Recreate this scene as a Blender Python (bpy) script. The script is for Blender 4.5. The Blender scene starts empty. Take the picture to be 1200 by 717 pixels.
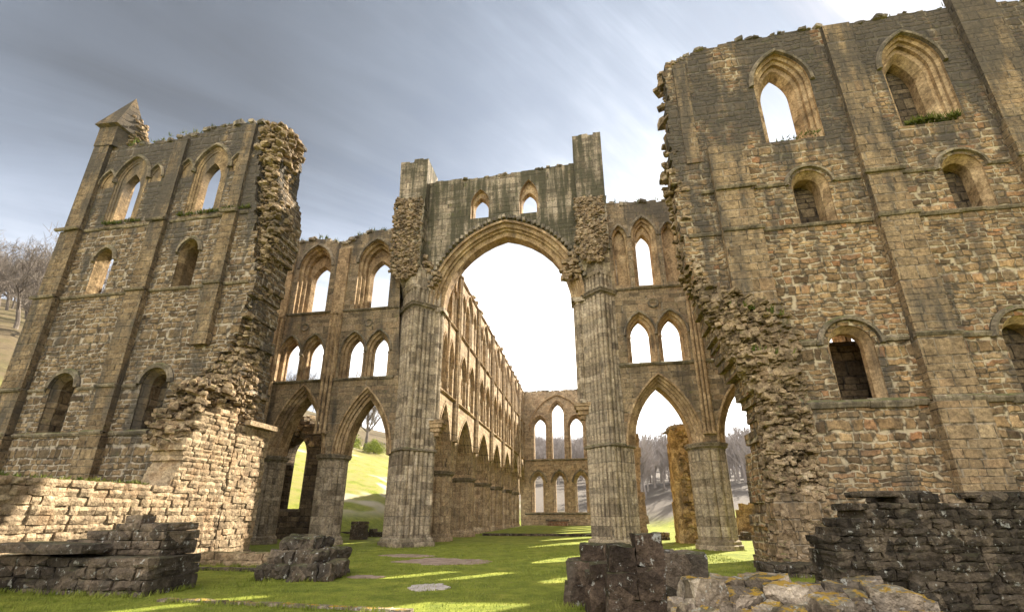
import bpy, bmesh, math, random
import numpy as np
from mathutils import Vector, Matrix, noise
from mathutils.geometry import delaunay_2d_cdt
R = math.radians
rnd = random.Random(7)
scene = bpy.context.scene
col = scene.collection

# ------------------------------------------------------------------ camera
cam_d = bpy.data.cameras.new('camera'); cam = bpy.data.objects.new('camera', cam_d); col.objects.link(cam)
cam.location = (0, 0, 1.65)
cam.rotation_euler = (R(90 + 18.3), 0, R(9.45))
cam_d.sensor_width = 36; cam_d.sensor_fit = 'HORIZONTAL'
cam_d.lens = 520 / 1200 * 36
cam_d.shift_y = (430 - 358.5) / 1200
cam_d.clip_end = 3000
scene.camera = cam

SUN_AZ, SUN_EL = 36.0, 38.5      # degrees right of +Y, above the horizon
SUN = Vector((math.sin(R(SUN_AZ)) * math.cos(R(SUN_EL)), math.cos(R(SUN_AZ)) * math.cos(R(SUN_EL)), math.sin(R(SUN_EL))))

# ------------------------------------------------------------------ node helpers
class NT:
    def __init__(s, tree): s.t = tree; s.n = tree.nodes; s.l = tree.links
    def node(s, typ, **kw):
        n = s.n.new(typ)
        for k, v in kw.items(): setattr(n, k, v)
        return n
    def put(s, sock, v):
        if isinstance(v, bpy.types.NodeSocket): s.l.new(v, sock)
        elif isinstance(v, (tuple, list)):
            v = tuple(v)
            if sock.type == 'RGBA' and len(v) == 3: v = v + (1,)
            sock.default_value = v
        else: sock.default_value = v
    def m(s, op, a, b=0.0, c=None, clamp=False):
        n = s.node('ShaderNodeMath', operation=op); n.use_clamp = clamp
        s.put(n.inputs[0], a); s.put(n.inputs[1], b)
        if c is not None: s.put(n.inputs[2], c)
        return n.outputs[0]
    def vm(s, op, a, b=None, sc=None):
        n = s.node('ShaderNodeVectorMath', operation=op)
        s.put(n.inputs[0], a)
        if b is not None: s.put(n.inputs[1], b)
        if sc is not None: s.put(n.inputs[3], sc)
        return n.outputs['Value'] if op in ('DOT_PRODUCT', 'LENGTH') else n.outputs[0]
    def xyz(s, x, y, z):
        n = s.node('ShaderNodeCombineXYZ'); s.put(n.inputs[0], x); s.put(n.inputs[1], y); s.put(n.inputs[2], z); return n.outputs[0]
    def sep(s, v):
        n = s.node('ShaderNodeSeparateXYZ'); s.put(n.inputs[0], v); return n.outputs
    def noise(s, v, scale, detail=3, rough=.55, dist=0.0, out=0):
        n = s.node('ShaderNodeTexNoise'); s.put(n.inputs['Vector'], v)
        n.inputs['Scale'].default_value = scale; n.inputs['Detail'].default_value = detail
        n.inputs['Roughness'].default_value = rough; n.inputs['Distortion'].default_value = dist
        return n.outputs[out]
    def white(s, v, out='Value'):
        n = s.node('ShaderNodeTexWhiteNoise', noise_dimensions='3D'); s.put(n.inputs['Vector'], v); return n.outputs[out]
    def ramp(s, f, stops, interp='LINEAR'):
        n = s.node('ShaderNodeValToRGB'); n.color_ramp.interpolation = interp
        e = n.color_ramp.elements
        while len(e) < len(stops): e.new(.5)
        for i, (p, c) in enumerate(stops):
            e[i].position = p; e[i].color = tuple(c) + (1,) if len(c) == 3 else c
        s.put(n.inputs[0], f); return n.outputs[0]
    def mix(s, f, a, b, typ='MIX'):
        n = s.node('ShaderNodeMix', data_type='RGBA', blend_type=typ); n.clamp_factor = True
        s.put(n.inputs[0], f); s.put(n.inputs[6], a); s.put(n.inputs[7], b); return n.outputs[2]
    def ss(s, v, lo, hi):
        n = s.node('ShaderNodeMapRange', interpolation_type='SMOOTHSTEP')
        s.put(n.inputs[0], v); s.put(n.inputs[1], lo); s.put(n.inputs[2], hi); n.inputs[3].default_value = 0; n.inputs[4].default_value = 1
        return n.outputs[0]

def new_mat(name):
    m = bpy.data.materials.new(name); m.use_nodes = True
    t = NT(m.node_tree); t.n.clear()
    out = t.node('ShaderNodeOutputMaterial'); b = t.node('ShaderNodeBsdfPrincipled')
    t.l.new(b.outputs[0], out.inputs[0]); b.inputs['Roughness'].default_value = .95
    b.inputs['Specular IOR Level'].default_value = .15
    return m, t, b

SAND = [(0, (.055, .032, .018)), (.16, (.165, .102, .050)), (.38, (.28, .175, .084)), (.6, (.36, .226, .106)), (.78, (.21, .143, .080)), (.92, (.32, .150, .068)), (1, (.46, .325, .175))]
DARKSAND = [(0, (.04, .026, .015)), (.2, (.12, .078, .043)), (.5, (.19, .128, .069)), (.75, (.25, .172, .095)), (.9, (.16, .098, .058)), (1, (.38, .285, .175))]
GREY = [(0, (.16, .13, .10)), (.3, (.34, .285, .215)), (.6, (.42, .355, .27)), (.85, (.46, .38, .285)), (1, (.53, .45, .35))]
BUFF = [(0, (.21, .145, .09)), (.3, (.37, .27, .165)), (.6, (.45, .33, .205)), (.85, (.40, .265, .15)), (1, (.52, .41, .28))]
BLACK = [(0, (.02, .016, .012)), (.4, (.05, .040, .030)), (.7, (.105, .082, .060)), (1, (.20, .155, .112))]

def masonry(name, h=.28, w=.5, mort=.022, dist=.05, ramp=SAND, mortar=(.50, .43, .32), stain=.5, stain_lo=.47, moss=.35, bump=.6,
            rough_bump=.5, mode='wall', lichen=0.0, topdark=None, joints=True, stain_col=(.045, .038, .03), moss_col=(.075, .085, .02), orange=0.0, mortar_amt=.8, vsc=1.8, su=1.6):
    """coursed stone: rows of uneven height, stones of uneven length, one tint per stone, weathering streaks"""
    m, t, b = new_mat(name)
    g = t.node('ShaderNodeNewGeometry'); P = g.outputs['Position']; N = g.outputs['True Normal']
    px, py, pz = t.sep(P); nx, ny, nz = t.sep(N)
    if mode == 'wall':
        sx = t.m('GREATER_THAN', t.m('ABSOLUTE', nx), .71)
        u = t.m('ADD', t.m('MULTIPLY', px, t.m('SUBTRACT', 1, sx)), t.m('MULTIPLY', py, sx))
        sz = t.m('GREATER_THAN', t.m('ABSOLUTE', nz), .75)
        v = t.m('ADD', t.m('MULTIPLY', pz, t.m('SUBTRACT', 1, sz)), t.m('MULTIPLY', py, sz))
    else:
        u = t.m('ADD', px, t.m('MULTIPLY', py, .83)); v = pz
    uv = t.xyz(u, v, 0)
    colr = None
    if joints:
        n1 = t.noise(uv, 1.7, 2, .5, out=1); n2 = t.noise(uv, 6.0, 2, .5, out=1)
        c1 = t.vm('SUBTRACT', n1, (.5, .5, .5)); c2 = t.vm('SUBTRACT', n2, (.5, .5, .5))
        uvd = t.vm('ADD', uv, t.vm('ADD', t.vm('SCALE', c1, sc=dist * 3.0), t.vm('SCALE', c2, sc=dist)))
        ud, vd, _ = t.sep(uvd)
        # uneven course heights
        vw = t.m('ADD', vd, t.m('MULTIPLY', t.m('SINE', t.m('MULTIPLY', vd, 2.3)), .16))
        vw = t.m('ADD', vw, t.m('MULTIPLY', t.m('SINE', t.m('MULTIPLY', vd, 5.1 / 1.0)), .05))
        vr = t.m('DIVIDE', vw, h); row = t.m('FLOOR', vr); fv = t.m('SUBTRACT', vr, row)
        rr = t.white(t.xyz(row, 3.3, 1.7))
        ur = t.m('ADD', t.m('DIVIDE', ud, t.m('MULTIPLY', w, t.m('ADD', .7, t.m('MULTIPLY', rr, .6)))), t.m('MULTIPLY', rr, 37.0))
        ur = t.m('ADD', ur, t.m('MULTIPLY', t.m('SINE', t.m('ADD', t.m('MULTIPLY', ur, 2.1), t.m('MULTIPLY', rr, 50))), .3))
        ci = t.m('FLOOR', ur); fu = t.m('SUBTRACT', ur, ci)
        cr = t.white(t.xyz(ci, row, 5.5)); cr2 = t.white(t.xyz(ci, row, 9.1))
        du = t.m('MULTIPLY', t.m('MINIMUM', fu, t.m('SUBTRACT', 1, fu)), w)
        dv = t.m('MULTIPLY', t.m('MINIMUM', fv, t.m('SUBTRACT', 1, fv)), h)
        dm = t.m('MINIMUM', du, dv)
        mw = t.m('MULTIPLY', mort, t.m('ADD', .35, t.m('MULTIPLY', t.noise(uv, 2.5, 2), 1.3)))
        stone = t.ss(dm, t.m('MULTIPLY', mw, .45), t.m('MULTIPLY', mw, 1.6))      # 0 in the joint, 1 on the stone
        colr = t.ramp(cr, ramp)
        colr = t.mix(t.m('ADD', .12, t.m('MULTIPLY', cr2, .38)), colr, (.285, .215, .135))
    else:
        vv = t.node('ShaderNodeTexVoronoi'); t.put(vv.inputs['Vector'], P); vv.inputs['Scale'].default_value = vsc
        cr = t.sep(vv.outputs['Color'])[0]
        colr = t.ramp(t.m('ADD', t.m('MULTIPLY', cr, .6), t.m('MULTIPLY', t.noise(P, 1.1, 3), .45)), ramp)
        stone = 1.0
    fine = t.noise(P, 9.0, 5, .65); med = t.noise(P, 2.2, 4, .6)
    grain = t.noise(P, 42.0, 3, .7)
    colr = t.mix(1.0, colr, t.ramp(grain, [(.3, (.62, .61, .6)), (.7, (1.36, 1.36, 1.36))]), 'MULTIPLY')
    colr = t.mix(1.0, colr, t.ramp(fine, [(.3, (.45, .43, .41)), (.5, (.98, .98, .98)), (.7, (1.42, 1.42, 1.4))]), 'MULTIPLY')
    colr = t.mix(1.0, colr, t.ramp(med, [(.3, (.62, .60, .58)), (.7, (1.28, 1.24, 1.17))]), 'MULTIPLY')
    if joints:
        mf = t.m('MULTIPLY', t.m('SUBTRACT', 1, stone), mortar_amt)
        dk = t.noise(uv, 3.3, 3)
        mc = t.mix(t.ss(dk, .44, .58), mortar, tuple(c * .14 for c in mortar))
        colr = t.mix(mf, colr, mc)
    # weathering: streaks that run down the wall, blotches
    sv = t.xyz(t.m('MULTIPLY', u, su), t.m('MULTIPLY', v, .22), t.m('MULTIPLY', py, .2))
    st = t.m('ADD', t.m('MULTIPLY', t.noise(sv, 1.0, 5, .62), .6), t.m('MULTIPLY', t.noise(P, .55, 4, .6), .4))
    if topdark: st = t.m('ADD', st, t.m('MULTIPLY', t.ss(pz, topdark[0], topdark[1]), topdark[2]))
    stf = t.m('MULTIPLY', t.ss(st, stain_lo, stain_lo + .16), stain)
    colr = t.mix(stf, colr, t.mix(fine, stain_col, tuple(c * 2.4 for c in stain_col)))
    if lichen:
        lv = t.noise(t.vm('MULTIPLY', P, (1.2, 1.2, .8)), 7.0, 4, .7)
        colr = t.mix(t.m('MULTIPLY', t.ss(lv, .60, .66), lichen), colr, (.48, .46, .40))
    # moss on upward faces and in blotches
    up = t.ss(nz, .35, .8)
    mo = t.noise(P, 2.6, 4, .65)
    mfac = t.m('MULTIPLY', t.m('MAXIMUM', t.m('MULTIPLY', up, t.ss(mo, .36, .56)), t.m('MULTIPLY', t.ss(mo, .60, .74), .45)), moss)
    colr = t.mix(mfac, colr, t.mix(fine, moss_col, tuple(c * 1.8 for c in moss_col)))
    if orange:
        of = t.m('MULTIPLY', t.m('MULTIPLY', up, t.ss(t.noise(P, 6.5, 5, .75), .49, .57)), orange)
        colr = t.mix(of, colr, t.mix(fine, (.32, .165, .018), (.48, .31, .05)))
    t.put(b.inputs['Base Color'], colr)
    hgt = t.m('MULTIPLY', fine, rough_bump)
    hgt = t.m('ADD', hgt, t.m('MULTIPLY', t.noise(P, 28.0, 3, .6), rough_bump * .35))
    if joints: hgt = t.m('ADD', hgt, t.m('ADD', stone, t.m('MULTIPLY', cr2, .5)))
    bp = t.node('ShaderNodeBump'); bp.inputs['Strength'].default_value = min(1.0, bump * 1.5); bp.inputs['Distance'].default_value = .06
    t.put(bp.inputs['Height'], hgt); t.l.new(bp.outputs[0], b.inputs['Normal'])
    return m

M = {}
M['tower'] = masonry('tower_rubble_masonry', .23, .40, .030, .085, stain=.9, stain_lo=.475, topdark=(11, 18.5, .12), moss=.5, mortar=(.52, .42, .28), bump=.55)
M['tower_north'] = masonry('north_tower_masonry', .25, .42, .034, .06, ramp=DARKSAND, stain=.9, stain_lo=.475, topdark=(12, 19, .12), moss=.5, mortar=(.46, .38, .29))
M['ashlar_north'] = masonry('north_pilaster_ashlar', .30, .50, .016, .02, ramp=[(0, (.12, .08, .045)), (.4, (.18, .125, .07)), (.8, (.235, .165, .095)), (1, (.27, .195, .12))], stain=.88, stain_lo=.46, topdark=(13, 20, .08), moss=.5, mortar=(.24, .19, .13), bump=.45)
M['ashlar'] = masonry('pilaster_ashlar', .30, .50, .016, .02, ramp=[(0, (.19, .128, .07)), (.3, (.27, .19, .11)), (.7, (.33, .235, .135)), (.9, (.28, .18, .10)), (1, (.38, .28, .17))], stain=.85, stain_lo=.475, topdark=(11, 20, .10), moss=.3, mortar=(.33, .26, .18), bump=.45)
M['dressed'] = masonry('dressed_sandstone', joints=False, ramp=[(0, (.16, .105, .06)), (.4, (.34, .235, .135)), (.7, (.42, .30, .18)), (1, (.50, .38, .24))], stain=.7, stain_lo=.52, moss=.3, bump=.4)
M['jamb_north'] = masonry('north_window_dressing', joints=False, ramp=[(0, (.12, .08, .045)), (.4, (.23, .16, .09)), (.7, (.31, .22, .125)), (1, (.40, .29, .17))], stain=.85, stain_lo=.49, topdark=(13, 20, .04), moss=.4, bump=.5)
M['string'] = masonry('string_course_stone', joints=False, ramp=[(0, (.08, .064, .045)), (.35, (.19, .155, .11)), (.7, (.27, .22, .16)), (1, (.36, .30, .22))], vsc=2.6, stain=.85, stain_lo=.46, moss=.6, bump=.5)
M['arcade'] = masonry('arcade_ashlar', .34, .6, .014, .02, ramp=[(0, (.13, .10, .065)), (.3, (.27, .205, .13)), (.6, (.35, .265, .165)), (.85, (.30, .205, .12)), (1, (.42, .33, .23))], stain=.85, stain_lo=.48, topdark=(14, 20, .07), moss=.9, mortar=(.36, .29, .2), bump=.45)
M['pier'] = masonry('pier_limestone', .38, .55, .010, .01, ramp=GREY, stain=.7, stain_lo=.53, moss=.2, mode='pier', mortar=(.2, .16, .12), bump=.35, mortar_amt=.6)
M['choir_pier'] = masonry('choir_pier_stone', .38, .55, .010, .01, ramp=[(0, (.30, .22, .145)), (.3, (.44, .335, .22)), (.6, (.52, .405, .275)), (.85, (.46, .33, .205)), (1, (.58, .48, .35))], stain=.5, stain_lo=.53, moss=.15, mode='pier', mortar=(.25, .19, .13), bump=.35, mortar_amt=.5)
PALE = [(0, (.30, .215, .14)), (.3, (.44, .335, .215)), (.6, (.53, .41, .275)), (.85, (.46, .325, .20)), (1, (.60, .50, .36))]
M['choir'] = masonry('choir_ashlar', .34, .6, .014, .02, ramp=PALE, stain=.5, stain_lo=.53, moss=.3, mortar=(.38, .3, .2), bump=.4)
M['gable'] = masonry('mossy_crossing_wall', .34, .6, .014, .02, ramp=GREY, stain=.93, stain_lo=.395, su=3.2, stain_col=(.038, .034, .020), moss=1.6, mortar=(.3, .25, .18), moss_col=(.06, .065, .018), bump=.5)
M['core'] = masonry('rubble_core_stone', joints=False, ramp=[(0, (.05, .037, .026)), (.3, (.20, .145, .09)), (.5, (.40, .30, .19)), (.7, (.28, .195, .12)), (1, (.62, .52, .38))], stain=.85, stain_lo=.50, moss=.6, bump=.9, rough_bump=1.0, vsc=4.5)
M['cap_rubble'] = masonry('wall_top_stone', joints=False, ramp=GREY, stain=.9, stain_lo=.42, moss=.9, bump=.8, rough_bump=.9)
M['sunlit'] = masonry('aisle_wall_stone', .26, .44, .02, .04, ramp=BUFF, stain=.35, stain_lo=.55, moss=.5, mortar=(.30, .24, .17), bump=.7)
M['block'] = masonry('aisle_wall_block', joints=False, ramp=[(0, (.12, .085, .052)), (.3, (.30, .225, .145)), (.55, (.42, .325, .215)), (.75, (.31, .215, .13)), (1, (.54, .45, .325))], vsc=3.0, stain=.5, stain_lo=.53, moss=.5, bump=.7, rough_bump=.8)
M['black'] = masonry('black_lichened_stone', joints=False, ramp=BLACK, vsc=4.0, stain=.4, stain_lo=.5, moss=.35, bump=.9, rough_bump=1.0, lichen=.6, moss_col=(.05, .05, .02))
M['ruin'] = masonry('dark_ruin_stone', joints=False, ramp=[(0, (.03, .025, .02)), (.4, (.09, .072, .055)), (.7, (.17, .13, .095)), (1, (.26, .20, .145))], stain=.75, stain_lo=.47, moss=.3, bump=.9, rough_bump=1.0, lichen=.7)
M['redruin'] = masonry('red_brown_ruin_stone', joints=False, ramp=[(0, (.03, .023, .018)), (.5, (.085, .06, .044)), (1, (.16, .115, .085))], stain=.7, stain_lo=.48, moss=.3, bump=.9, rough_bump=1.0, lichen=.65)
M['mossy'] = masonry('orange_lichened_stone', joints=False, ramp=[(0, (.06, .047, .035)), (.35, (.22, .175, .13)), (.6, (.36, .29, .22)), (1, (.56, .48, .40))], vsc=3.2, stain=.85, stain_lo=.50, moss=.25, bump=1.0, rough_bump=1.2, lichen=.8, orange=.95)
M['golden'] = masonry('golden_sandstone', joints=False, ramp=[(0, (.05, .034, .018)), (.35, (.27, .185, .085)), (.6, (.42, .30, .145)), (1, (.56, .44, .26))], vsc=3.5, stain=.85, stain_lo=.49, moss=.4, bump=.9, rough_bump=1.0)
M['inner'] = masonry('dark_masonry_and_shade', .3, .55, .02, .04, ramp=[(0, (.016, .012, .009)), (.6, (.042, .031, .022)), (1, (.065, .047, .032))], mortar=(.075, .058, .044), stain=.4, moss=.1)  # near-black tone also carries the shade in windows and putlog holes
M['brick'] = masonry('altar_red_stone', .22, .5, .015, .01, ramp=[(0, (.30, .14, .08)), (1, (.42, .22, .13))], stain=.3, moss=.1)
def pave(name, a, c):
    m, t, b = new_mat(name); g = t.node('ShaderNodeNewGeometry'); P = g.outputs['Position']
    f = t.noise(P, 3, 5, .65); t.put(b.inputs['Base Color'], t.ramp(f, [(.3, a), (.7, c)])); return m
M['bare_earth'] = pave('worn_earth', (.20, .13, .09), (.40, .30, .235)); M['slab'] = pave('worn_pale_slab', (.36, .29, .25), (.6, .52, .47))

def ground_mat():
    m, t, b = new_mat('meadow_ground'); g = t.node('ShaderNodeNewGeometry'); P = g.outputs['Position']
    px, py, pz = t.sep(P)
    n1 = t.noise(P, .55, 4, .6); n2 = t.noise(P, 5.5, 5, .7); n3 = t.noise(P, 30, 3, .7); n4 = t.noise(P, .05, 4, .6)
    gr = t.ramp(t.m('ADD', t.m('MULTIPLY', n1, .55), t.m('MULTIPLY', n2, .45)), [(.3, (.13, .155, .022)), (.5, (.20, .225, .032)), (.7, (.28, .265, .05))])
    gr = t.mix(1.0, gr, t.ramp(n3, [(.3, (.55, .6, .5)), (.7, (1.4, 1.35, 1.3))]), 'MULTIPLY')
    gr = t.mix(1.0, gr, t.ramp(t.noise(P, 1.6, 4, .65), [(.32, (.62, .68, .6)), (.68, (1.3, 1.22, 1.2))]), 'MULTIPLY')
    gr = t.mix(t.m('MULTIPLY', t.ss(n2, .58, .70), .6), gr, (.24, .19, .08))
    gr = t.mix(t.m('MULTIPLY', t.ss(t.noise(P, 14, 3, .6), .60, .70), .6), gr, (.05, .075, .015))
    wood = t.ramp(t.m('ADD', t.m('MULTIPLY', t.noise(P, .12, 5, .65), .6), t.m('MULTIPLY', t.noise(P, .7, 4, .7), .4)), [(.34, (.045, .033, .022)), (.48, (.13, .096, .052)), (.56, (.085, .068, .03)), (.66, (.185, .15, .07))])
    rt = t.m('MULTIPLY', t.ss(t.m('ADD', px, t.m('MULTIPLY', py, .22)), -6, 10), t.ss(t.vm('LENGTH', P), 48, 72))      # the wooded hills right of the choir axis
    gr = t.mix(t.m('MULTIPLY', t.ss(pz, .6, 4.0), t.m('MULTIPLY', t.ss(n1, .3, .6), .85)), gr, (.235, .20, .07))
    wf = t.ss(t.m('ADD', t.m('ADD', pz, t.m('MULTIPLY', t.m('SUBTRACT', n4, .5), 16)), t.m('MULTIPLY', rt, 15)), 12, 17)
    wood = t.mix(t.m('MULTIPLY', rt, .85), wood, (.135, .115, .10))
    scree = t.m('MULTIPLY', t.ss(t.noise(t.vm('MULTIPLY', P, (1, 1, 2)), .07, 3, .6), .55, .60), t.ss(pz, 1.0, 2.5))
    c = t.mix(t.m('MULTIPLY', scree, .8), gr, (.42, .36, .28))
    c = t.mix(wf, c, wood)
    t.put(b.inputs['Base Color'], c)
    bp = t.node('ShaderNodeBump'); bp.inputs['Strength'].default_value = .7; bp.inputs['Distance'].default_value = .04
    t.put(bp.inputs['Height'], t.m('ADD', n3, t.m('MULTIPLY', n2, 1.5))); t.l.new(bp.outputs[0], b.inputs['Normal'])
    return m
M['ground'] = ground_mat()
def leafy(name, a, c, scale=20):
    m, t, b = new_mat(name); g = t.node('ShaderNodeNewGeometry')
    w = t.noise(g.outputs['Position'], scale, 2)
    t.put(b.inputs['Base Color'], t.ramp(w, [(.35, a), (.65, c)]))
    return m
M['grass'] = leafy('grass_blades', (.14, .17, .022), (.27, .285, .055), 2.0)
M['bark'] = leafy('bare_bark', (.10, .08, .065), (.20, .165, .13), .6)
M['bark_hazed'] = leafy('hazy_bare_bark', (.22, .19, .17), (.34, .30, .28), .1)  # pale mauve grey: distant haze is put into the bark colour
M['bush'] = leafy('spring_leaves', (.16, .20, .02), (.32, .36, .05), 1.0)
M['ivy'] = leafy('wall_plants', (.05, .075, .012), (.15, .15, .035), 4.0)

# ------------------------------------------------------------------ mesh builder
class MB:
    def __init__(s): s.v = []; s.f = []
    def add(s, vs, fs):
        o = len(s.v); s.v.extend([tuple(p) for p in vs]); s.f.extend([tuple(o + i for i in f) for f in fs])
    def quadstrip(s, A, B, closed=False):
        n = len(A); o = len(s.v); s.v.extend([tuple(p) for p in A]); s.v.extend([tuple(p) for p in B])
        for i in range(n if closed else n - 1):
            j = (i + 1) % n; s.f.append((o + i, o + j, o + n + j, o + n + i))
    def box(s, x0, x1, y0, y1, z0, z1):
        s.add([(x0, y0, z0), (x1, y0, z0), (x1, y1, z0), (x0, y1, z0), (x0, y0, z1), (x1, y0, z1), (x1, y1, z1), (x0, y1, z1)],
              [(0, 3, 2, 1), (4, 5, 6, 7), (0, 1, 5, 4), (1, 2, 6, 5), (2, 3, 7, 6), (3, 0, 4, 7)])
    def build(s, name, mat, parent=None, smooth=False, loc=None):
        me = bpy.data.meshes.new(name); me.from_pydata(s.v, [], s.f); me.materials.append(mat)
        bm = bmesh.new(); bm.from_mesh(me); bmesh.ops.recalc_face_normals(bm, faces=bm.faces); bm.to_mesh(me); bm.free()
        if smooth:
            for p in me.polygons: p.use_smooth = True
        o = bpy.data.objects.new(name, me); col.objects.link(o)
        if loc is not None: o.location = loc
        if parent is not None: par(o, parent)
        return o
WLOC = {}
def par(o, p):
    o.parent = p
    o.matrix_parent_inverse = Matrix.Translation(-Vector(WLOC.get(p.name, (0, 0, 0))))
def tag(o, label=None, cat=None, group=None, kind=None):
    if label: o['label'] = label
    if cat: o['category'] = cat
    if group: o['group'] = group
    if kind: o['kind'] = kind
    return o
def thing(name, label, cat, loc, group=None):
    o = bpy.data.objects.new(name, None); col.objects.link(o); o.location = loc; o.empty_display_size = .3
    WLOC[o.name] = tuple(loc)
    return tag(o, label, cat, group)
def copy_part(src, parent, off):
    """copy a part and its sub-parts, moved by off"""
    c = src.copy(); col.objects.link(c)
    WLOC[c.name] = tuple(Vector(WLOC.get(src.name, (0, 0, 0))))
    c.parent = parent; c.matrix_parent_inverse = Matrix.Translation(-Vector(WLOC.get(parent.name, (0, 0, 0))))
    c.location = Vector(src.location) + Vector(off)
    for ch in src.children:
        d = ch.copy(); col.objects.link(d); d.parent = c; d.matrix_parent_inverse = ch.matrix_parent_inverse.copy(); d.location = ch.location
    return c

# frames: (u along the wall, d into the wall, z up) -> world
def FX(y0): return lambda u, d, z: (u, y0 + d, z)
def FN(x0): return lambda u, d, z: (x0 - d, u, z)
def FS(x0): return lambda u, d, z: (x0 + d, u, z)

def arch(cx, hw, z0, zs, za, o=0.0, n=9, sill=0.0):
    """pointed (or round) opening outline from bottom left over the apex to bottom right; o = concentric offset"""
    r = za - zs; Rr = (hw * hw + r * r) / (2 * hw); c = hw - Rr            # left arc centre is at cx - c ... mirrored
    Ro = Rr + o; pts = [(cx - hw - o, z0 - sill)]
    # left arc: centre (cx - hw + Rr, zs)
    k = (Rr - hw)                                                        # distance of the centre beyond the axis
    top = math.sqrt(max(Ro * Ro - k * k, 1e-6)); a1 = math.atan2(top, -k) if k >= 0 else math.atan2(top, -k)
    for i in range(n):
        a = math.pi + (a1 - math.pi) * i / (n - 1)
        pts.append((cx - hw + Rr + Ro * math.cos(a), zs + Ro * math.sin(a)))
    right = [(2 * cx - x, z) for x, z in reversed(pts[:-1])]
    return pts + right

def inside(p, poly):
    x, y = p; c = False; j = len(poly) - 1
    for i in range(len(poly)):
        xi, yi = poly[i]; xj, yj = poly[j]
        if (yi > y) != (yj > y) and x < (xj - xi) * (y - yi) / (yj - yi) + xi: c = not c
        j = i
    return c
def sheet(mb, fr, outline, holes, d):
    vs = []; es = []
    for lp in [outline] + holes:
        o = len(vs); n = len(lp); vs.extend([Vector(p) for p in lp]); es.extend([(o + i, o + (i + 1) % n) for i in range(n)])
    ov, oe, of, *_ = delaunay_2d_cdt(vs, es, [], 0, 1e-5)
    keep = []
    for f in of:
        c = sum((ov[i] for i in f), Vector((0, 0))) / len(f)
        if inside(c, outline) and not any(inside(c, h) for h in holes): keep.append(tuple(f))
    mb.add([fr(p[0], d, p[1]) for p in ov], keep)
def wall(mb, fr, outline, hf, hb, d0, d1, sides=False):
    sheet(mb, fr, outline, hf, d0); sheet(mb, fr, outline, hb, d1)
    A = [fr(u, d0, z) for u, z in outline]; B = [fr(u, d1, z) for u, z in outline]
    mb.quadstrip(A, B, True)
    if sides:
        for h in hf: mb.quadstrip([fr(u, d0, z) for u, z in h], [fr(u, d1, z) for u, z in h], True)
def reveal(mb, fr, spec, steps, closed=True, n=9):
    """spec = (cx, hw, z0, zs, za); steps = [(offset, depth, sill)] -> lofted reveal / moulding; returns first and last loop"""
    loops = [(arch(*spec, o=o, n=n, sill=s), d) for o, d, s in steps]
    for (a, da), (b_, db) in zip(loops, loops[1:]):
        mb.quadstrip([fr(u, da, z) for u, z in a], [fr(u, db, z) for u, z in b_], closed)
    return loops[0][0], loops[-1][0]
def hood(mb, fr, spec, o0, o1, p, n=9, d=0.0):
    """projecting hood mould that follows the head of an opening"""
    cx, hw, z0, zs, za = spec
    L = [([q for q in arch(cx, hw, zs, zs, za, o=o, n=n)][1:-1], dd) for o, dd in ((o0, d + .02), (o0, d - p), ((o0 + o1) / 2, d - p * 1.15), (o1, d - p * .5), (o1, d + .02))]
    for (a, da), (b_, db) in zip(L, L[1:]):
        mb.quadstrip([fr(u, da, z) for u, z in a], [fr(u, db, z) for u, z in b_])
    for side in (0, -1):
        mb.add([fr(a[side][0], da, a[side][1]) for a, da in L], [(0, 1, 2, 3, 4)])
def string(mb, fr, u0, u1, z, p=.12, h=.16, d=0.0, seed=0):
    """weathered string course, in lengths that do not quite line up"""
    r = random.Random(int(u0 * 100 + z * 37) + seed); u = u0
    while u < u1 - .01:
        w = min(u1 - u, r.uniform(.7, 1.5)); pp = p * r.uniform(.75, 1.1); hh = h * r.uniform(.85, 1.1); dz = r.uniform(-.012, .012)
        pr = [(d + .02, z - hh * .75 + dz), (d - pp * .55, z - hh * .7 + dz), (d - pp, z - hh * .2 + dz), (d - pp, z + dz), (d + .02, z + hh * .45 + dz)]
        A = [fr(u + .004, a, b_) for a, b_ in pr]; B = [fr(u + w - .004, a, b_) for a, b_ in pr]
        mb.quadstrip(A, B, True); mb.add(A, [(0, 1, 2, 3, 4)]); mb.add(B, [(4, 3, 2, 1, 0)])
        u += w
def jag(pts, step=.4, amp=.12, seed=1):
    """broken masonry line: polyline -> stone sized steps"""
    r = random.Random(seed); out = [pts[0]]
    for (x0, z0), (x1, z1) in zip(pts, pts[1:]):
        L = math.hypot(x1 - x0, z1 - z0); n = max(1, int(L / step)); horiz = abs(x1 - x0) >= abs(z1 - z0)
        ts = sorted([0] + [min(.97, max(.03, (i + r.uniform(-.3, .3)) / n)) for i in range(1, n)] + [1])
        for a, b_ in zip(ts, ts[1:]):
            m_ = (a + b_) / 2; jx = r.uniform(-amp, amp)
            if horiz:
                z = z0 + (z1 - z0) * m_ + jx
                out += [(x0 + (x1 - x0) * (a + .004), z + r.uniform(-.03, .03)), (x0 + (x1 - x0) * (b_ - .004), z + r.uniform(-.03, .03))]
            else:
                x = x0 + (x1 - x0) * m_ + jx
                out += [(x + r.uniform(-.03, .03), z0 + (z1 - z0) * (a + .004)), (x + r.uniform(-.03, .03), z0 + (z1 - z0) * (b_ - .004))]
    out.append(pts[-1]); return out

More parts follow.
